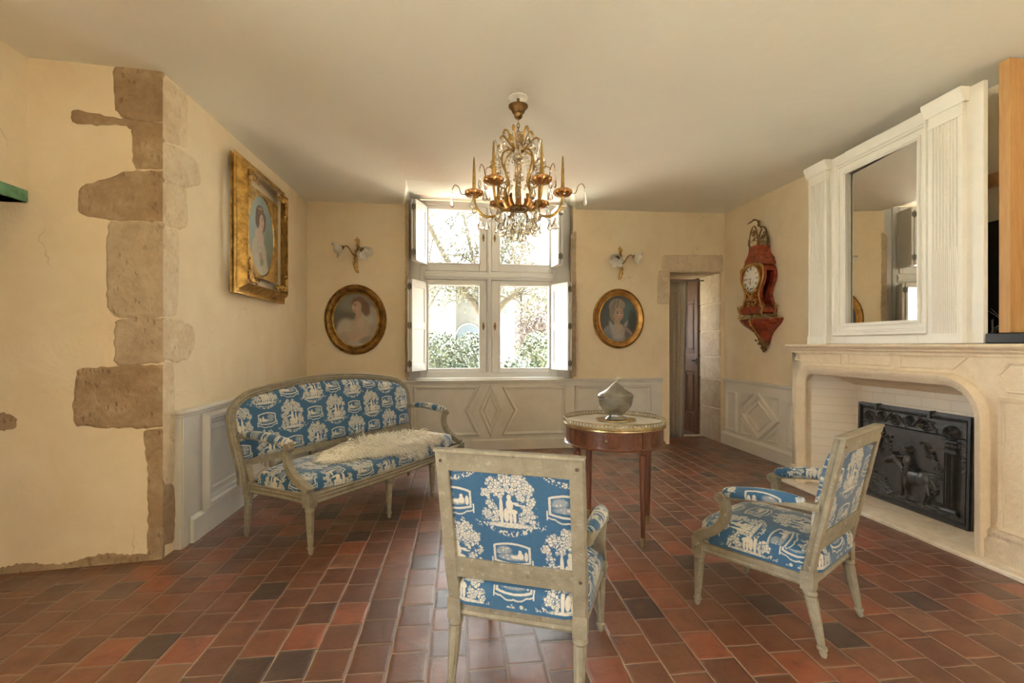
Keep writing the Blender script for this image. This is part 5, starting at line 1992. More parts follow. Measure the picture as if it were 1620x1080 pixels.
# ------------------------------------------------------------------ wall lights with tulip shades
def sconce(name, label, a, z, side, group):
    """side = +1: main arm reaching to the right (+x), -1: to the left"""
    t = thing(name, label, 'wall light', tuple(bwp(a, 0, z)), BWA, group)
    mb = MB()
    st_ = spline([(.0, -.018, .165), (.010, -.024, .10), (-.004, -.032, .03), (.012 * side, -.035, -.06), (.016 * side, -.034, -.13), (.0, -.030, -.185), (-.018 * side, -.028, -.205)], 8)
    rad = [.008, .018, .022, .020, .021, .016, .011]
    mb.tube(st_, lerp_list(rad, len(st_)), 12, flat=.62)
    for k in range(9):
        p = st_[4 + k * 4]
        mb.tube(spline([p, p + Vector((.018 * (-1) ** k, -.014, .018)), p + Vector((.026 * (-1) ** k, -.010, .036))], 4), [.009, .009, .008, .008, .007, .006, .004, .003, .002], 6, flat=.5)
    # acanthus tip
    for s in (-1, 0, 1):
        mb.tube(spline([(0, -.02, .15), (s * .020, -.026, .185), (s * .010, -.022, .225 if s == 0 else .195)], 5), lerp_list([.010, .012, .002], 11), 6, flat=.4)
    mb.lathe([(.0001, 0), (.042, 0), (.040, .008), (.025, .018), (.0001, .020)], 20, (0, 0, .02), 1, 1, 'y')
    i0 = len(mb.v)
    stem = mb.build('stem', M['bronze'], t)
    for o in [stem]:
        for v in o.data.vertices:
            pass
    cups = []
    for kind in (0, 1):
        if kind == 0:
            P = [(side * .006, -.04, -.02), (side * .045, -.060, .01), (side * .085, -.075, .075), (side * .115, -.085, .098), (side * .145, -.095, .085)]
            c, d = Vector((side * .150, -.098, .080)), Vector((side * .80, -.25, -.35)).normalized()
        else:
            P = [(0, -.035, .06), (-side * .020, -.07, .085), (-side * .05, -.10, .080), (-side * .060, -.12, .062)]
            c, d = Vector((-side * .062, -.122, .058)), Vector((-side * .45, -.55, -.55)).normalized()
        mb = MB()
        L = spline(P, 8)
        mb.tube(L, lerp_list([.010, .008, .008, .007], len(L)), 8)
        R = d.to_track_quat('Z', 'Y').to_matrix().to_4x4()
        R.translation = c
        s0 = len(mb.v)
        mb.lathe([(.0001, -.012), (.012, -.012), (.024, .002), (.027, .014), (.022, .016)], 16)
        mb.xform(R, s0)
        arm = mb.build('arm', M['oldbronze'], t)
        mb = MB()
        def tul(i, j):
            aa = 2 * PI * i
            rr = .020 + .050 * math.sin(min(1, j * 1.15) * PI * .55) + (.022 * max(0, j - .7) / .3)
            rr *= 1 + .10 * j * math.cos(6 * aa)
            zz = .008 + .095 * j - .010 * j * j * (1 - math.cos(6 * aa)) 
            return R @ Vector((rr * math.cos(aa), rr * math.sin(aa), zz))
        mb.grid(tul, 48, 10, cu=True)
        sh = mb.build('shade', M['frost'], t)
        mb = MB()
        mb.ball(c + d * .055, .020, nu=12, nv=9)
        mb.build('bulb', M['enamel'], sh)


sconce('wall_sconce', 'gilt two-armed wall light with glass tulip shades left of the window', .575, 2.36, -1, 'pair of tulip wall lights')
sconce('wall_sconce', 'gilt two-armed wall light with glass tulip shades right of the window', 3.835, 2.345, 1, 'pair of tulip wall lights')


# ------------------------------------------------------------------ bracket clock on the right wall (local: x along wall, y into the wall)
CK = (3.53, 5.215, 0)
CR = -PI / 2                           # local +x -> world -y, local -y -> world -x


def scroll_leaf(mb, P, r0, r1, flat=.55, n=5):
    L = spline(P, n)
    mb.tube(L, lerp_list([r0, (r0 + r1) * .62, r1], len(L)), 7, flat=flat)


def clock():
    t = thing('bracket_clock', 'red tortoiseshell bracket clock with gilt mounts and white dial', 'clock', (CK[0], CK[1], .007), CR)
    D = .165                        # case depth
    hb = [(.105, 1.725), (.112, 1.75), (.098, 1.80), (.086, 1.86), (.100, 1.93), (.128, 2.00), (.140, 2.06), (.137, 2.12), (.120, 2.175), (.095, 2.205)]
    H = [(a, z) for a, z in hb]
    front_y, back_y = -.012 - D, -.012
    # waisted case: violin outline, open sides
    pts = [(a, z) for a, z in H] + [(-a, z) for a, z in reversed(H)]
    mb = MB()
    m = len(pts)
    # front panel and back panel
    mb.prism(pts, front_y, front_y + .018, lambda a, b, h: (a, h, b))
    mb.prism(pts, back_y - .014, back_y, lambda a, b, h: (a, h, b))
    # side frame bars: top and bottom of each side
    case = None
    for i in range(len(H) - 1):
        (a0, z0), (a1, z1) = H[i], H[i + 1]
        for s in (-1, 1):
            full = i <= 0 or i >= 7
            for (y0, y1) in (((front_y + .018, back_y - .014),) if full else ((front_y + .018, front_y + .040), (back_y - .036, back_y - .014))):
                vs = [(s * a0, y0, z0), (s * a0, y1, z0), (s * a1, y1, z1), (s * a1, y0, z1)]
                vi = [(s * (a0 - .010), y0, z0), (s * (a0 - .010), y1, z0), (s * (a1 - .010), y1, z1), (s * (a1 - .010), y0, z1)]
                mb.add(vs + vi, [(0, 1, 2, 3), (7, 6, 5, 4), (0, 4, 5, 1), (1, 5, 6, 2), (2, 6, 7, 3), (3, 7, 4, 0)])
    # domed top: stepped pediment rising to a small platform
    mb.prism([(-.125, 2.195), (.125, 2.195), (.122, 2.225), (.112, 2.232), (.108, 2.275), (.088, 2.30), (.068, 2.335), (.058, 2.375), (.054, 2.425), (-.054, 2.425), (-.058, 2.375), (-.068, 2.335), (-.088, 2.30), (-.108, 2.275), (-.112, 2.232), (-.122, 2.225)], front_y + .012, back_y, lambda a, b, h: (a, h, b))
    case = mb.build('case', M['clockred'], t, ang=50)
    mb = MB()
    for i in range(1, 7):
        (a0, z0), (a1, z1) = H[i], H[i + 1]
        mb.add([(-a0 + .012, front_y + .05, z0), (a0 - .012, front_y + .05, z0), (a1 - .012, front_y + .05, z1), (-a1 + .012, front_y + .05, z1)], [(0, 1, 2, 3)])
    mb.build('movement_plate', M['cavity'], case, smooth=False)
    # base with bowed apron
    mb = MB()
    mb.prism([(-.135, 1.655), (-.11, 1.640), (-.05, 1.652), (0, 1.645), (.05, 1.652), (.11, 1.640), (.135, 1.655), (.142, 1.690), (.128, 1.718), (.110, 1.728), (-.110, 1.728), (-.128, 1.718), (-.142, 1.690)], front_y - .012, back_y, lambda a, b, h: (a, h, b))
    mb.build('base', M['clockred'], t, bevel=.003)
    # dial
    dz, dr = 2.045, .145
    MB().lathe([(.0001, -.010), (dr * .9, -.008), (dr, -.003), (dr, .004), (.0001, .004)], 48, (0, front_y - .006, dz), 1, 1, 'y').build('dial', M['enamel'], t)
    mb = MB()
    mb.lathe([(dr - .003, -.004), (dr + .002, -.014), (dr + .010, -.012), (dr + .013, .002), (dr - .003, .004)], 48, (0, front_y - .004, dz), 1, 1, 'y')
    mb.build('bezel', M['bronze'], t)
    NUM = ['XII', 'I', 'II', 'III', 'IIII', 'V', 'VI', 'VII', 'VIII', 'IX', 'X', 'XI']
    yd = front_y - .0172
    mb = MB()
    def bar(p, q, w):
        p, q = Vector(p), Vector(q)
        d = (q - p).normalized()
        n = Vector((-d.y, d.x)) * w
        c = [p - n, q - n, q + n, p + n]
        mb.prism([(v.x, v.y) for v in c], 0, .0012, lambda a, b, h: (a, yd + .0006 - h + .004 * (1 if False else 0), b))
    for k, s in enumerate(NUM):
        a = PI / 2 - k * PI / 6
        rad = Vector((math.cos(a), math.sin(a)))
        tan = Vector((math.sin(a), -math.cos(a)))
        wtot = sum(.0078 if c == 'I' else .0155 for c in s)
        x = -wtot / 2
        r0, r1 = dr * .70, dr * .90
        O = Vector((0, dz))
        for c in s:
            w = .0078 if c == 'I' else .0155
            def pt(u, v): return O + rad * (r0 + (r1 - r0) * v) + tan * (x + w * u)
            if c == 'I': bar(pt(.5, 0), pt(.5, 1), .0020)
            elif c == 'V':
                bar(pt(.05, 1), pt(.5, 0), .0020)
                bar(pt(.95, 1), pt(.5, 0), .0009)
            else:
                bar(pt(.05, 1), pt(.95, 0), .0020)
                bar(pt(.95, 1), pt(.05, 0), .0009)
            x += w
    for k in range(60):
        a = k * PI / 30
        O = Vector((0, dz))
        d = Vector((math.cos(a), math.sin(a)))
        bar(O + d * dr * .935, O + d * dr * .965, .0006)
    for s in (-1, 1): mb.lathe([(.0001, -.001), (.0045, -.001), (.0045, .003), (.0001, .003)], 10, (s * .038, yd, dz - .034), 1, 1, 'y')
    mb.build('numerals', M['ink'], t, smooth=False)
    mb = MB()
    def hand(ang, L, w):
        d = Vector((math.cos(ang), math.sin(ang)))
        n = Vector((-d.y, d.x))
        O = Vector((0, dz))
        p = [O - d * .012 - n * w * .5, O + d * L * .55 - n * w, O + d * L * .7 - n * w * 1.8, O + d * L, O + d * L * .7 + n * w * 1.8, O + d * L * .55 + n * w, O - d * .012 + n * w * .5]
        mb.prism([(q.x, q.y) for q in p], 0, .002, lambda a, b, h: (a, yd - .002 - h, b))
    hand(math.radians(-94), .070, .0045)
    hand(math.radians(178), .118, .0032)
    mb.ball((0, yd - .004, dz), .006, 1, .6, 1)
    mb.build('hands', M['oldbronze'], t)
    # gilt mounts
    B = M['bronze']
    r = random.Random(12)
    mb = MB()
    for s in (-1, 1):
        L = spline([(s * a, front_y - .006, z) for a, z in H], 4)
        mb.tube(L, .0075, 7)
    mb.build('front_edge_mounts', B, t)
    mb = MB()
    for k in range(80):
        z = r.uniform(1.735, 1.93)
        lim = .060 + .02 * math.sin((z - 1.735) * 12)
        a = r.uniform(-lim, lim)
        q = Vector((a, front_y - .006, z))
        e = q + Vector((r.uniform(-.025, .025), -r.uniform(.002, .012), r.uniform(-.02, .03)))
        scroll_leaf(mb, [q, (q + e) / 2 + Vector((r.uniform(-.01, .01), -.008, 0)), e], .0075, .003)
    mb.build('relief_mount', B, t)
    mb = MB()
    for s in (-1, 1):
        for k in range(6):
            a = .02 + .018 * k
            z = 2.185 - .0035 * k * k * .55 + .012
            scroll_leaf(mb, [(s * a, front_y - .004, z), (s * (a + .012), front_y - .018, z + .022), (s * (a + .026), front_y - .010, z + .004)], .010, .003)
    mb.ball((0, front_y - .014, 2.205), .020, 1, .6, 1.2, 10, 7)
    for s in (-1, 1): scroll_leaf(mb, [(s * .10, front_y - .004, 2.19), (s * .135, front_y - .012, 2.175), (s * .150, front_y - .004, 2.13)], .012, .004)
    mb.build('crest_mount', B, t)
    # feet: four scrolled leaves carrying the base
    for s in (-1, 1):
        for y in (front_y - .016, back_y - .03):
            mb = MB()
            scroll_leaf(mb, [(s * .112, y, 1.745), (s * .150, y - .006, 1.70), (s * .135, y - .004, 1.655), (s * .150, y - .004, 1.612), (s * .172, y - .004, 1.604)], .015, .007, .6)
            scroll_leaf(mb, [(s * .150, y, 1.70), (s * .170, y - .004, 1.725), (s * .158, y - .004, 1.750)], .010, .004)
            scroll_leaf(mb, [(s * .150, y, 1.612), (s * .12, y, 1.606), (s * .07, y, 1.628), (s * .03, y, 1.646)], .008, .005)
            mb.build('foot', B, t)
    # pierced crest with a small branch on top
    mb = MB()
    y0 = front_y + .03
    for y in (front_y + .02, back_y - .03):
        for s in (-1, 1):
            scroll_leaf(mb, [(s * .050, y, 2.42), (s * .052, y, 2.50), (s * .040, y, 2.58), (s * .02, y, 2.635), (0, (y + y0) / 2, 2.655)], .008, .006)
            mb.tube(spline([(s * .050, y, 2.43), (s * .066, y, 2.455), (s * .064, y, 2.52)], 5), lerp_list([.008, .007, .002], 11), 6)
    ym = (front_y + back_y) / 2
    for k in range(26):
        z = r.uniform(2.44, 2.62)
        lim = .042 - (z - 2.44) * .15
        q = Vector((r.uniform(-lim, lim), r.choice((front_y + .02, ym, back_y - .03)), z))
        rr_ = r.uniform(.012, .020)
        mb.tube([q + Vector((rr_ * math.cos(a), 0, rr_ * math.sin(a))) for a in np.linspace(r.uniform(0, 6), r.uniform(7, 11), 10)], .0036, 5)
    mb.tube([(-.002, ym, 2.655), (.0, ym, 2.70)], [.014, .009], 8)
    mb.ball((0, ym, 2.705), .016)
    tw = spline([(0, ym, 2.70), (-.015, ym - .01, 2.728), (-.055, ym - .015, 2.738), (-.085, ym - .02, 2.725), (-.125, ym - .03, 2.715)], 6)
    mb.tube(tw, lerp_list([.009, .008, .006, .005, .002], len(tw)), 6)
    for k in range(9):
        q = tw[4 + 2 * k] if 4 + 2 * k < len(tw) else tw[-1]
        scroll_leaf(mb, [q, q + Vector((r.uniform(-.015, .01), 0, .014)), q + Vector((r.uniform(-.02, .01), 0, r.uniform(.004, .022)))], .006, .002, .5, 3)
    mb.build('pierced_crest', M['oldbronze'], t)
    for ch in t.children_recursive:
        if not ch.name.startswith(('dial', 'bezel', 'numerals', 'hands')):
            for v in ch.data.vertices: v.co.x *= 1.5
    # bracket below
    b = thing('clock_bracket', 'red wall bracket with gilt mounts carrying the clock', 'bracket', (CK[0], CK[1], 0), CR)
    pr = [(.200, 1.598), (.205, 1.585), (.198, 1.565), (.172, 1.525), (.128, 1.480), (.090, 1.435), (.066, 1.385), (.056, 1.345), (.050, 1.325)]
    mb = MB()
    vs, fs = [], []
    n = 20
    for w, z in pr:
        d = .012 + (w / .205) * .195
        for k in range(n + 1):
            u = -1 + 2 * k / n
            vs.append((u * w, -d * (1 - .28 * abs(u) ** 3), z))
    m_ = n + 1
    for i in range(len(pr) - 1):
        for k in range(n): fs.append((i * m_ + k, i * m_ + k + 1, (i + 1) * m_ + k + 1, (i + 1) * m_ + k))
    # close back, top and bottom against the wall
    o = len(vs)
    for w, z in pr: vs += [(-w, 0, z), (w, 0, z)]
    for i in range(len(pr) - 1):
        fs += [(i * m_, (i + 1) * m_, o + 2 * i + 2, o + 2 * i), (i * m_ + n, o + 2 * i + 1, o + 2 * i + 3, (i + 1) * m_ + n), (o + 2 * i, o + 2 * i + 2, o + 2 * i + 3, o + 2 * i + 1)]
    fs.append(tuple([k for k in range(m_)] + [o + 1, o]))
    q = (len(pr) - 1) * m_
    fs.append(tuple([q + k for k in range(m_)] + [o + 2 * len(pr) - 1, o + 2 * len(pr) - 2]))
    mb.add(vs, fs)
    mb.build('body', M['clockred'], b, ang=60)
    mb = MB()
    top = [(-.203, -.004, 1.596)] + [(u * .203, -.208 * (1 - .28 * abs(u) ** 3), 1.596) for u in np.linspace(-1, 1, 21)] + [(.203, -.004, 1.596)]
    mb.tube(top, .006, 6)
    L = spline([(0, -.212, 1.59), (0, -.186, 1.52), (0, -.135, 1.46), (0, -.075, 1.37), (0, -.06, 1.33)], 5)
    mb.tube(L, lerp_list([.010, .012, .010, .008], len(L)), 7)
    for p in L[2::3]: mb.ball(p + Vector((r.uniform(-.008, .008), -.005, 0)), .013, 1.2, .6, 1, 7, 5)
    mb.build('edge_mounts', B, b)
    mb = MB()
    for k in range(38):
        z = r.uniform(1.225, 1.345)
        lim = .012 + .052 * (z - 1.225) / .12
        q = Vector((r.uniform(-lim, lim), -.02 - lim * .7 * r.random(), z))
        scroll_leaf(mb, [q, q + Vector((r.uniform(-.016, .016), -.012, r.uniform(-.012, .012))), q + Vector((r.uniform(-.022, .022), -.004, r.uniform(-.02, .02)))], .009, .004, .6, 3)
    mb.tube([(0, -.03, 1.34), (0, -.03, 1.22)], [.045, .006], 10)
    mb.build('pendant_mount', M['oldbronze'], b)
    for ch in b.children:
        for v in ch.data.vertices: v.co.x *= 1.46


clock()


# ------------------------------------------------------------------ door and curtain in the doorway
def door():
    W, H, TH = .80, 2.245, .045
    a = Vector((3.435, 6.61))
    bdir = Vector((-.02, 1.0)).normalized()
    ang = math.atan2(bdir.y, bdir.x)
    t = thing('door_1', 'dark carved oak door standing ajar behind the curtain', None, (a.x, a.y, .015), ang, kind='structure')
    # local x from free edge to hinge edge, faces -> +y side is towards the viewer's left
    mb = MB()
    def fr_box(x0, x1, z0, z1, th=TH): mb.box(x0, x1, -th / 2, th / 2, z0, z1)
    st = .085
    fr_box(0, st, 0, H)
    fr_box(W - st, W, 0, H)
    fr_box(W / 2 - .035, W / 2 + .035, .25, H - .18)
    for z0, z1 in ((0, .27), (.90, 1.16), (H - .30, H)): fr_box(st, W - st, z0, z1)
    for x0, x1 in ((st, W / 2 - .035), (W / 2 + .035, W - st)):
        for z0, z1 in ((.27, .90), (1.16, H - .30)):
            mb.box(x0, x1, -.010, .010, z0, z1)
    d = mb.build('leaf', M['oak'], t, bevel=.003)
    for x0, x1 in ((st, W / 2 - .035), (W / 2 + .035, W - st)):
        for z0, z1 in ((.27, .90), (1.16, H - .30)):
            for s in (-1, 1):
                m2_ = MB()
                moulding(m2_, [(x0 + .015, z0 + .015), (x1 - .015, z0 + .015), (x1 - .015, z1 - .015), (x0 + .015, z1 - .015)], .03, .016, lambda a_, b_, h: (a_, s * (.010 + h), b_))
                moulding(m2_, [(x0 + .055, z0 + .06), (x1 - .055, z0 + .06), (x1 - .055, z1 - .06), (x0 + .055, z1 - .06)], .022, .010, lambda a_, b_, h: (a_, s * (.010 + h), b_))
                m2_.build('panel_moulding', M['oak'], d)
    for s in (-1, 1):
        mb = MB()
        mb.box(.012, .110, s * TH / 2, s * (TH / 2 + .012), 1.00, 1.09)
        mb.tube([(.045, s * .02, 1.055), (.045, s * .060, 1.055)], .008, 8)
        mb.tube(spline([(.045, s * .060, 1.055), (.08, s * .064, 1.058), (.13, s * .058, 1.046)], 5), lerp_list([.009, .007, .008], 11), 8)
        mb.build('lock_and_handle', M['iron'], t, bevel=.002)
    return t


door()
MB_ = MB().box(2.70, 3.49, 6.535, 6.60, 0, .014)
struct('trim_5', MB_, M['limestone'], 'pale stone threshold of the doorway', bevel=.004)


def curtain():
    t = thing('door_curtain', 'beige linen curtain hanging in the left of the stone doorway', 'curtain', (2.875, 6.36, 0))
    Ht = 2.17
    def f(i, j):
        x = .0 + (.265 - .065 * j) * i
        fold = math.sin(i * 2 * PI * 3.2 + .6) * (.030 - .008 * j) + math.sin(i * 2 * PI * 7 + j * 2) * .006
        return (x - .05 * (1 - j) * i * 0, fold, Ht - (Ht - .03) * j)
    MB().grid(f, 70, 24).build('cloth', M['linen'], t, ang=80)
    def g(i, j):
        a = f(1.0, j)
        return (a[0] + .018 * i, a[1] - .008 * i, a[2])
    MB().grid(g, 4, 24).build('lining_edge', M['lining'], t, ang=80)
    mb = MB().tube([(-.11, .0, Ht + .015), (.50, .0, Ht + .015)], .010, 10)
    mb.build('rod', M['hinge'], t)
    for o in t.children:
        if o.name.startswith(('cloth', 'lining')):
            s = o.modifiers.new('thickness', 'SOLIDIFY')
            s.thickness = .004


curtain()


# ------------------------------------------------------------------ chandelier
def chandelier():
    C0 = (.406, 3.268, 0)
    t = thing('chandelier', 'gilt bronze chandelier with candles and crystal drops hanging from the ceiling', 'chandelier', C0)
    zc = ceil_z(C0[0], C0[1]) - .0005
    V3 = lambda r, a, z: Vector((r * math.cos(a), r * math.sin(a), z))
    B, OB = M['bronze'], M['oldbronze']
    mb = MB().lathe([(.0001, zc), (.066, zc), (.066, zc - .006), (.060, zc - .009), (.0001, zc - .009)], 32)
    mb.build('ceiling_plate', M['enamel'], t)
    mb = MB()
    mb.tube([(0, 0, zc - .008), (0, 0, zc - .055)], .010, 10)
    mb.lathe([(.0001, zc - .050), (.052, zc - .052), (.066, zc - .058), (.066, zc - .066), (.058, zc - .074), (.044, zc - .092), (.040, zc - .105), (.030, zc - .112), (.027, zc - .135), (.014, zc - .148), (.0001, zc - .150)], 32)
    mb.build('canopy', OB, t)
    # chain
    mb = MB()
    z = zc - .150
    k = 0
    while z > 2.66:
        pts = [(.009 * math.cos(a) if k % 2 else 0, 0 if k % 2 else .009 * math.cos(a), z - .015 + .017 * math.sin(a)) for a in np.linspace(0, 2 * PI, 13)]
        mb.tube(pts, .0028, 5, cap=False)
        z -= .026
        k += 1
    mb.build('chain', OB, t)
    # central stem hub pieces
    mb = MB()
    mb.lathe([(.0001, 2.665), (.020, 2.655), (.030, 2.640), (.046, 2.628), (.040, 2.612), (.022, 2.600), (.0001, 2.598)], 20)
    mb.build('crown_hub', OB, t)
    mb = MB()
    mb.lathe([(.0001, 2.205), (.030, 2.20), (.060, 2.215), (.072, 2.232), (.055, 2.240), (.030, 2.232), (.020, 2.26), (.012, 2.34), (.0001, 2.36)], 24)
    mb.build('base_hub', OB, t)
    mb = MB()
    for q in range(8):
        a = q * PI / 4
        L = spline([V3(.030, a, 2.215), V3(.065, a, 2.235), V3(.085, a, 2.280), V3(.070, a, 2.315)], 5)
        mb.tube(L, lerp_list([.012, .024, .022, .006], len(L)), 8, flat=.35, up=(0, 0, 1))
    mb.build('leaf_corolla', M['copper'], t)
    # cage
    for q in range(6):
        a = q * PI / 3 + .26
        mb = MB()
        L = spline([V3(.030, a, 2.63), V3(.100, a, 2.600), V3(.118, a, 2.53), V3(.085, a, 2.44), V3(.078, a, 2.38), V3(.100, a, 2.31), V3(.060, a, 2.23)], 7)
        mb.tube(L, .0075, 8)
        mb.build('cage_rib', B, t)
    for q in range(6):
        a = q * PI / 3 + .05
        for (P, rr) in (([V3(.020, a, 2.61), V3(.048, a, 2.68), V3(.070, a, 2.745), V3(.092, a, 2.755), V3(.100, a, 2.735)], .0065),
                        ([V3(.035, a + .5, 2.62), V3(.085, a + .5, 2.66), V3(.125, a + .5, 2.688), V3(.148, a + .5, 2.672)], .0065)):
            mb = MB()
            L = spline(P, 6)
            mb.tube(L, rr, 7)
            mb.ball(P[-1], .010, nu=8, nv=6)
            mb.build('scroll', B, t)
    crystals = []

    def drop_mesh(L, w, flat=1.0):
        mb = MB()
        prof = [(.0001, 0), (.10 * w, -.02 * L), (.22 * w, -.20 * L), (.55 * w, -.48 * L), (.92 * w, -.72 * L), (w, -.82 * L), (.80 * w, -.93 * L), (.40 * w, -.99 * L), (.0001, -L)]
        mb.lathe(prof, 10, (0, 0, -.024), 1, flat)
        mb.lathe([(.0001, 0), (.007, -.006), (.007, -.012), (.0001, -.020)], 8, (0, 0, -.002))
        return mb
    small = drop_mesh(.078, .0215, .75).build('crystal_drop', M['crystal'], t, ang=25)
    big = drop_mesh(.104, .0285, .75).build('crystal_drop', M['crystal'], t, ang=25)
    slim = drop_mesh(.098, .0145, .6).build('crystal_drop', M['crystal'], t, ang=25)
    used = {id(small): 0, id(big): 0, id(slim): 0}

    def hang(src, p, rot=0.0):
        if used[id(src)] == 0:
            o = src
        else:
            o = src.copy()
            COL.objects.link(o)
            o.parent = t
        used[id(src)] += 1
        o.location = tuple(p)
        o.rotation_euler = (0, 0, rot)
        return o
    # six candle arms
    A0 = math.radians(-8)
    for q in range(6):
        a = A0 + q * PI / 3
        R = .302
        zb = 2.318
        mb = MB()
        L = spline([V3(.045, a, 2.225), V3(.100, a, 2.212), V3(.165, a, 2.175), V3(.235, a, 2.180), V3(.285, a, 2.232), V3(R, a, zb - .012)], 7)
        mb.tube(L, lerp_list([.010, .009, .010, .010, .009, .008], len(L)), 8)
        arm = mb.build('candle_arm', B, t)
        c = V3(R, a, 0)
        mb = MB()
        mb.lathe([(.0001, zb - .018), (.020, zb - .017), (.042, zb - .008), (.056, zb + .008), (.056, zb + .024), (.045, zb + .034), (.030, zb + .032), (.016, zb + .018), (.0001, zb + .016)], 64, (c.x, c.y, 0), 1, 1, 'z', 8, .20)
        mb.lathe([(.014, zb + .010), (.016, zb + .030), (.012, zb + .040), (.0001, zb + .040)], 14, (c.x, c.y, 0))
        mb.build('drip_pan', M['copper'], arm)
        mb = MB()
        mb.lathe([(.0120, zb + .036), (.0125, zb + .06), (.0095, zb + .16), (.0050, zb + .245), (.0030, zb + .262), (.0001, zb + .266)], 12, (c.x, c.y, 0))
        mb.build('candle', B, arm)
        # hook reaching out with its pendant
        L = spline([V3(R + .045, a, zb + .012), V3(R + .085, a, zb + .010), V3(R + .105, a, zb + .058), V3(R + .132, a, zb + .072), V3(R + .150, a, zb + .040)], 6)
        MB().tube(L, .0028, 6).build('hook', OB, arm)
        hang(slim, V3(R + .150, a, zb + .040), a)
        for da in (-.20, .20):
            hang(small, V3(R + .010, a + da, zb - .006), a + da)
        hang(big, V3(R - .050, a, zb - .110), a + .4)
        hang(small, V3(.215, a, 2.178), a)
        hang(slim, V3(.150, a + .05, 2.178), a + .8)
    # upper hooks and spires
    for q in range(6):
        a = A0 + PI / 6 + q * PI / 3
        mb = MB()
        L = spline([V3(.085, a, 2.40), V3(.120, a, 2.385), V3(.165, a, 2.420), V3(.172, a, 2.462)], 6)
        mb.tube(L, .0065, 7)
        L = spline([V3(.172, a, 2.455), V3(.205, a, 2.470), V3(.235, a, 2.462), V3(.245, a, 2.440)], 5)
        mb.tube(L, .003, 6)
        up = mb.build('spire_arm', B, t)
        c = V3(.172, a, 0)
        mb = MB()
        mb.lathe([(.0001, 2.462), (.026, 2.466), (.042, 2.480), (.030, 2.494), (.036, 2.508), (.024, 2.530), (.016, 2.585), (.009, 2.640), (.0001, 2.668)], 10, (c.x, c.y, 0))
        mb.build('crystal_spire', M['crystal'], up, smooth=False)
        hang(slim, V3(.245, a, 2.440), a)
        hang(big, V3(.100, a, 2.395), a)
    for q in range(6):
        a = q * PI / 3 + .05
        hang(small, V3(.100, a, 2.735), a)
        hang(small, V3(.148, a + .5, 2.672), a)
        hang(slim, V3(.118, q * PI / 3 + .26, 2.52), a)
    # bottom tiers
    for q in range(10):
        a = q * PI / 5
        hang(big, V3(.115, a, 2.200), a)
    for q in range(8):
        a = q * PI / 4 + .2
        hang(big if q % 2 else small, V3(.070, a, 2.165), a)
    for q in range(5):
        a = q * 2 * PI / 5
        hang(big, V3(.032, a, 2.130), a)
    mb = MB()
    for rr_, zz in ((.115, 2.203), (.070, 2.168), (.032, 2.135)):
        mb.tube([V3(rr_, 2 * PI * k / 32, zz) for k in range(33)], .0026, 5, cap=False)
    for q in range(5):
        a = q * 2 * PI / 5
        mb.tube(spline([V3(.055, a, 2.215), V3(.060, a, 2.18), V3(.032, a, 2.135)], 4), .0022, 5)
        mb.tube(spline([V3(.06, a + .4, 2.225), V3(.09, a + .4, 2.22), V3(.115, a + .4, 2.203)], 4), .0022, 5)
        mb.tube(spline([V3(.06, a + .4, 2.215), V3(.075, a + .4, 2.19), V3(.070, a + .4, 2.168)], 4), .0022, 5)
    mb.build('drop_ring', OB, t)
    # inner bead strings
    for q in range(6):
        a = q * PI / 3 + .55
        mb = MB()
        for k in range(9):
            f = k / 8
            mb.ball(V3(.055 + .030 * math.sin(PI * f), a, 2.59 - .22 * f), .0085, nu=8, nv=6)
        mb.build('bead_string', M['crystal'], t, ang=20)


chandelier()


# ------------------------------------------------------------------ the garden outside
struct('ground_garden', MB().box(-14, 18, 6.95, 34, -.30, -.22), M['pale_ground'], 'pale sunlit gravel and lawn outside the window', smooth=False)
struct('ground_bounce', MB().box(-24, 18, -24, -2.85, -.30, -.16).box(-24, -3.35, -2.85, 6.9, -.30, -.16), M['pale_ground'], 'unseen pale ground added outside to bounce sunlight onto the ceiling', smooth=False)  # unseen reflecting ground put behind and left of the house for bounced light


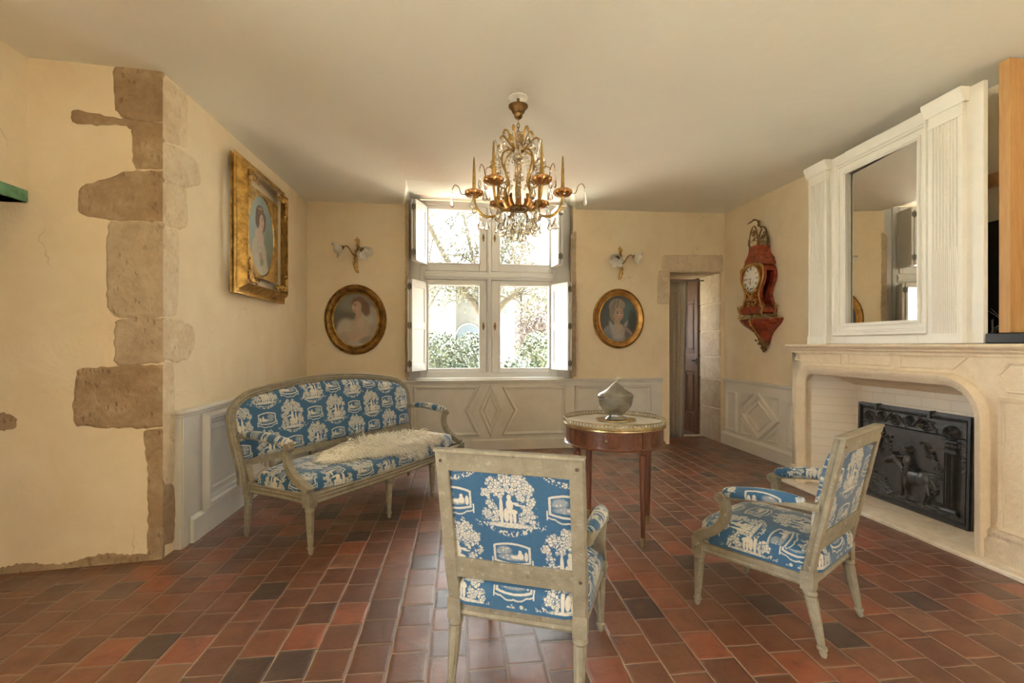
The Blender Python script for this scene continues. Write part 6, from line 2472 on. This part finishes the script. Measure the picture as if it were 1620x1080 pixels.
def leafy(name, label, cat, c, rad, mat, n, leaf, seed, box=False, group=None, core=True, density_in=.0):
    """clipped or loose shrub: a body of foliage with many small leaves on its surface"""
    r = random.Random(seed)
    t = thing(name, label, cat, c, 0, group)
    rx, ry, rz = rad
    def surf(d):
        if box:
            m_ = max(abs(d.x), abs(d.y), abs(d.z))
            q = d / m_
            q = q.lerp(d, .25)
            return Vector((q.x * rx, q.y * ry, q.z * rz))
        return Vector((d.x * rx, d.y * ry, d.z * rz))
    if core:
        mb = MB()
        def f(i, j):
            th, ph = 2 * PI * i, PI * (j * .998 + .001)
            d = Vector((math.sin(ph) * math.cos(th), math.sin(ph) * math.sin(th), -math.cos(ph)))
            k = .93 + .03 * math.sin(7 * th + 3 * ph) + .03 * math.sin(11 * ph - 4 * th)
            return surf(d) * k
        mb.grid(f, 40, 24, cu=True)
        mb.build('foliage_core', mat, t, ang=80)
    vs, fs = [], []
    for _ in range(n):
        d = Vector((r.gauss(0, 1), r.gauss(0, 1), r.gauss(0, 1))).normalized()
        if d.y > .75 and core: continue
        p = surf(d) * (r.uniform(.94, 1.06) if core else r.uniform(.35, 1.05))
        nrm = (d + Vector((r.gauss(0, .5), r.gauss(0, .5), r.gauss(0, .5)))).normalized()
        u = nrm.orthogonal().normalized()
        w = nrm.cross(u)
        a = r.uniform(0, 2 * PI)
        u2 = u * math.cos(a) + w * math.sin(a)
        w2 = nrm.cross(u2)
        L = leaf * r.uniform(.7, 1.3)
        o = len(vs)
        vs += [p - u2 * L, p + w2 * L * .45 + nrm * L * .15, p + u2 * L, p - w2 * L * .45 + nrm * L * .15]
        fs.append((o, o + 1, o + 2, o + 3))
    mb = MB()
    mb.v, mb.f = [tuple(v) for v in vs], fs
    me = bpy.data.meshes.new('leaves')
    me.from_pydata(mb.v, [], mb.f)
    me.materials.append(mat)
    o = bpy.data.objects.new('leaves', me)
    COL.objects.link(o)
    o.parent = t
    return t


leafy('clipped_shrub', 'large rounded green shrub seen low in the left window pane', 'shrub', (-.33, 11.1, .55), (.56, .50, .98), M['hedge'], 5200, .040, 1)
leafy('clipped_shrub', 'rounded green shrub behind, beside the arched door', 'shrub', (.30, 12.55, .55), (.52, .45, 1.02), M['hedge'], 4200, .042, 2)
leafy('clipped_shrub', 'small pale rounded shrub at the bottom of the left window pane', 'shrub', (.06, 9.55, .25), (.34, .32, .58), M['hedge_light'], 3000, .030, 3)
leafy('clipped_shrub', 'pale shrub farthest left behind the large rounded shrub', 'shrub', (-.72, 14.7, .55), (.65, .45, 1.1), M['hedge_light'], 3000, .050, 4)
leafy('box_hedge', 'square-cut low box hedge in the right window pane', 'hedge', (1.02, 9.2, .22), (.34, .34, .84), M['hedge'], 4200, .030, 5, True)
leafy('clipped_shrub', 'bright green rounded shrub at the right in the right window pane', 'shrub', (1.86, 11.25, .45), (.52, .5, 1.10), M['hedge_light'], 5000, .040, 6)
leafy('clipped_shrub', 'pale loose shrub behind the square-cut hedge', 'shrub', (1.48, 14.9, .65), (.42, .4, .90), M['springleaf'], 2600, .050, 7)
rt = leafy('red_leaved_tree', 'small red-leaved tree behind the bright green shrub', 'tree', (2.12, 13.4, 1.75), (.62, .55, .95), M['redleaf'], 2300, .050, 8, core=False)
MB().tube([(0, 0, -2.0), (.03, 0, -1.0), (0, 0, .3)], [.05, .04, .015], 8).build('trunk', M['bark'], rt)


def old_tree():
    t = thing('old_tree', 'old mossy tree with forking branches and young leaves outside the window', 'tree', (.62, 10.0, -.25))
    r = random.Random(21)
    mb = MB()
    O = Vector((.62, 10.0, -.25))
    ends = []
    def limb(P, r0, r1, n=5):
        L = spline([Vector(p) - O for p in P], n)
        mb.tube(L, lerp_list([r0, r1], len(L)), 9)
        return L
    L0 = limb([(.62, 10.0, -.3), (.60, 10.0, .6), (.61, 10.0, 1.5), (.63, 10.0, 1.75)], .17, .13)
    A = limb([(.62, 10.0, 1.65), (.40, 10.02, 2.05), (.07, 10.04, 2.50), (-.30, 10.08, 3.18), (-.62, 9.75, 3.75), (-1.0, 9.5, 4.5)], .085, .045)
    Bq = limb([(.63, 10.0, 1.65), (.86, 9.96, 2.08), (1.36, 9.91, 2.52), (1.9, 9.8, 3.0), (2.5, 9.7, 3.3)], .075, .035)
    Cq = limb([(.75, 9.98, 1.9), (.86, 10.2, 2.75), (.93, 10.4, 3.27), (1.25, 10.4, 3.75), (1.6, 10.5, 4.4)], .085, .045)
    Dq = limb([(.88, 10.3, 3.0), (1.05, 10.35, 3.6), (1.2, 10.4, 4.3)], .05, .025)
    Eq = limb([(.5, 10.0, 1.95), (.35, 10.0, 2.8), (.18, 9.9, 3.6), (.0, 9.8, 4.4)], .05, .025)
    mb2 = MB()
    tips = []
    def twig(p, d, L, rad, lev):
        d = d.normalized()
        q = p + d * L * .5 + Vector((r.gauss(0, .06), r.gauss(0, .06), r.gauss(0, .06))) * L
        e = p + d * L + Vector((r.gauss(0, .12), r.gauss(0, .12), r.gauss(0, .12))) * L
        S_ = spline([p, q, e], 4)
        mb2.tube(S_, lerp_list([rad, rad * .55], len(S_)), 5, cap=False)
        tips.append((e, lev))
        tips.append((q, lev))
        if lev < 3:
            for _ in range(3 if lev < 2 else 2):
                w = S_[r.randrange(2, len(S_))]
                nd = (d + Vector((r.gauss(0, .8), r.gauss(0, .7), r.gauss(.05, .7)))).normalized()
                twig(w, nd, L * r.uniform(.55, .8), rad * .6, lev + 1)
    for L, k in ((A, 24), (Bq, 18), (Cq, 18), (Dq, 14), (Eq, 18)):
        for _ in range(k):
            i = r.randrange(len(L) // 4, len(L))
            twig(L[i], Vector((r.gauss(0, 1), r.gauss(0, .7), r.gauss(.2, .8))), r.uniform(.45, .95), .018, 1)
    mb.build('trunk', M['bark'], t, ang=80)
    mb2.build('twigs', M['bark'], t, ang=80)
    vs, fs = [], []
    for (p, lev) in tips:
        if lev < 2: continue
        for _ in range(9):
            c = p + Vector((r.gauss(0, .08), r.gauss(0, .08), r.gauss(0, .08)))
            nrm = Vector((r.gauss(0, 1), r.gauss(0, 1), r.gauss(0, 1))).normalized()
            u = nrm.orthogonal().normalized()
            w = nrm.cross(u)
            L = r.uniform(.016, .034)
            o = len(vs)
            vs += [c - u * L, c + w * L * .55, c + u * L, c - w * L * .55]
            fs.append((o, o + 1, o + 2, o + 3))
    me = bpy.data.meshes.new('leaves')
    me.from_pydata([tuple(v) for v in vs], [], fs)
    me.materials.append(M['springleaf'])
    o = bpy.data.objects.new('leaves', me)
    COL.objects.link(o)
    o.parent = t


old_tree()

# house across the courtyard: pale rendered wing, stone wall with an arched door, right wing with a tiled roof
h = thing('stone_house', 'grey stone outbuilding with an arched blue door seen through the left pane', 'house', (0, 20.2, 0))
MB().box(-.11, 2.6, 0, 3.0, -.3, 4.2).build('wall', M['housestone'], h, smooth=False)
MB().prism([(-.04, -.3), (.88, -.3), (.88, 1.72)] + [(.42 + .46 * math.cos(a), 1.72 + .40 * math.sin(a)) for a in np.linspace(.05, PI - .05, 14)] + [(-.04, 1.72)], -.05, .02, lambda a, b, c: (a, c, b)).build('arched_door', M['bluedoor'], h, smooth=False)
mb = MB()
pa = [(.42 + .52 * math.cos(a), 1.72 + .48 * math.sin(a)) for a in np.linspace(0, PI, 16)]
pi_ = [(.42 + .465 * math.cos(a), 1.72 + .41 * math.sin(a)) for a in np.linspace(PI, 0, 16)]
mb.prism(pa + pi_, -.06, .0, lambda a, b, c: (a, c, b))
mb.build('door_arch', M['render'], h, smooth=False)
MB().box(1.95, 2.35, -.04, .04, 2.1, 3.2).build('window', M['bluedoor'], h, smooth=False)
h = thing('white_house', 'white rendered house wing seen in the left pane', 'house', (0, 18.2, 0))
MB().box(-3.4, -.12, 0, 3.5, -.3, 4.2).build('wall', M['render'], h, smooth=False)
MB().box(-1.30, -.92, -.10, .02, -.3, 4.2).build('quoin_strip', M['housestone'], h, smooth=False)
h = thing('tiled_house', 'pale house with a red tiled roof seen in the right pane', 'house', (0, 20.5, 0))
MB().box(2.7, 7.5, 0, 4.0, -.3, 4.55).build('wall', M['render'], h, smooth=False)
MB().prism([(-.3, 4.55), (-.3, 4.68), (2.1, 6.0), (4.4, 4.68), (4.4, 4.55)], 2.5, 7.7, lambda a, b, c: (c, a, b)).build('roof', M['rooftile'], h, smooth=False)
MB().box(3.4, 3.9, -.04, .04, 2.2, 3.3).build('window', M['bluedoor'], h, smooth=False)
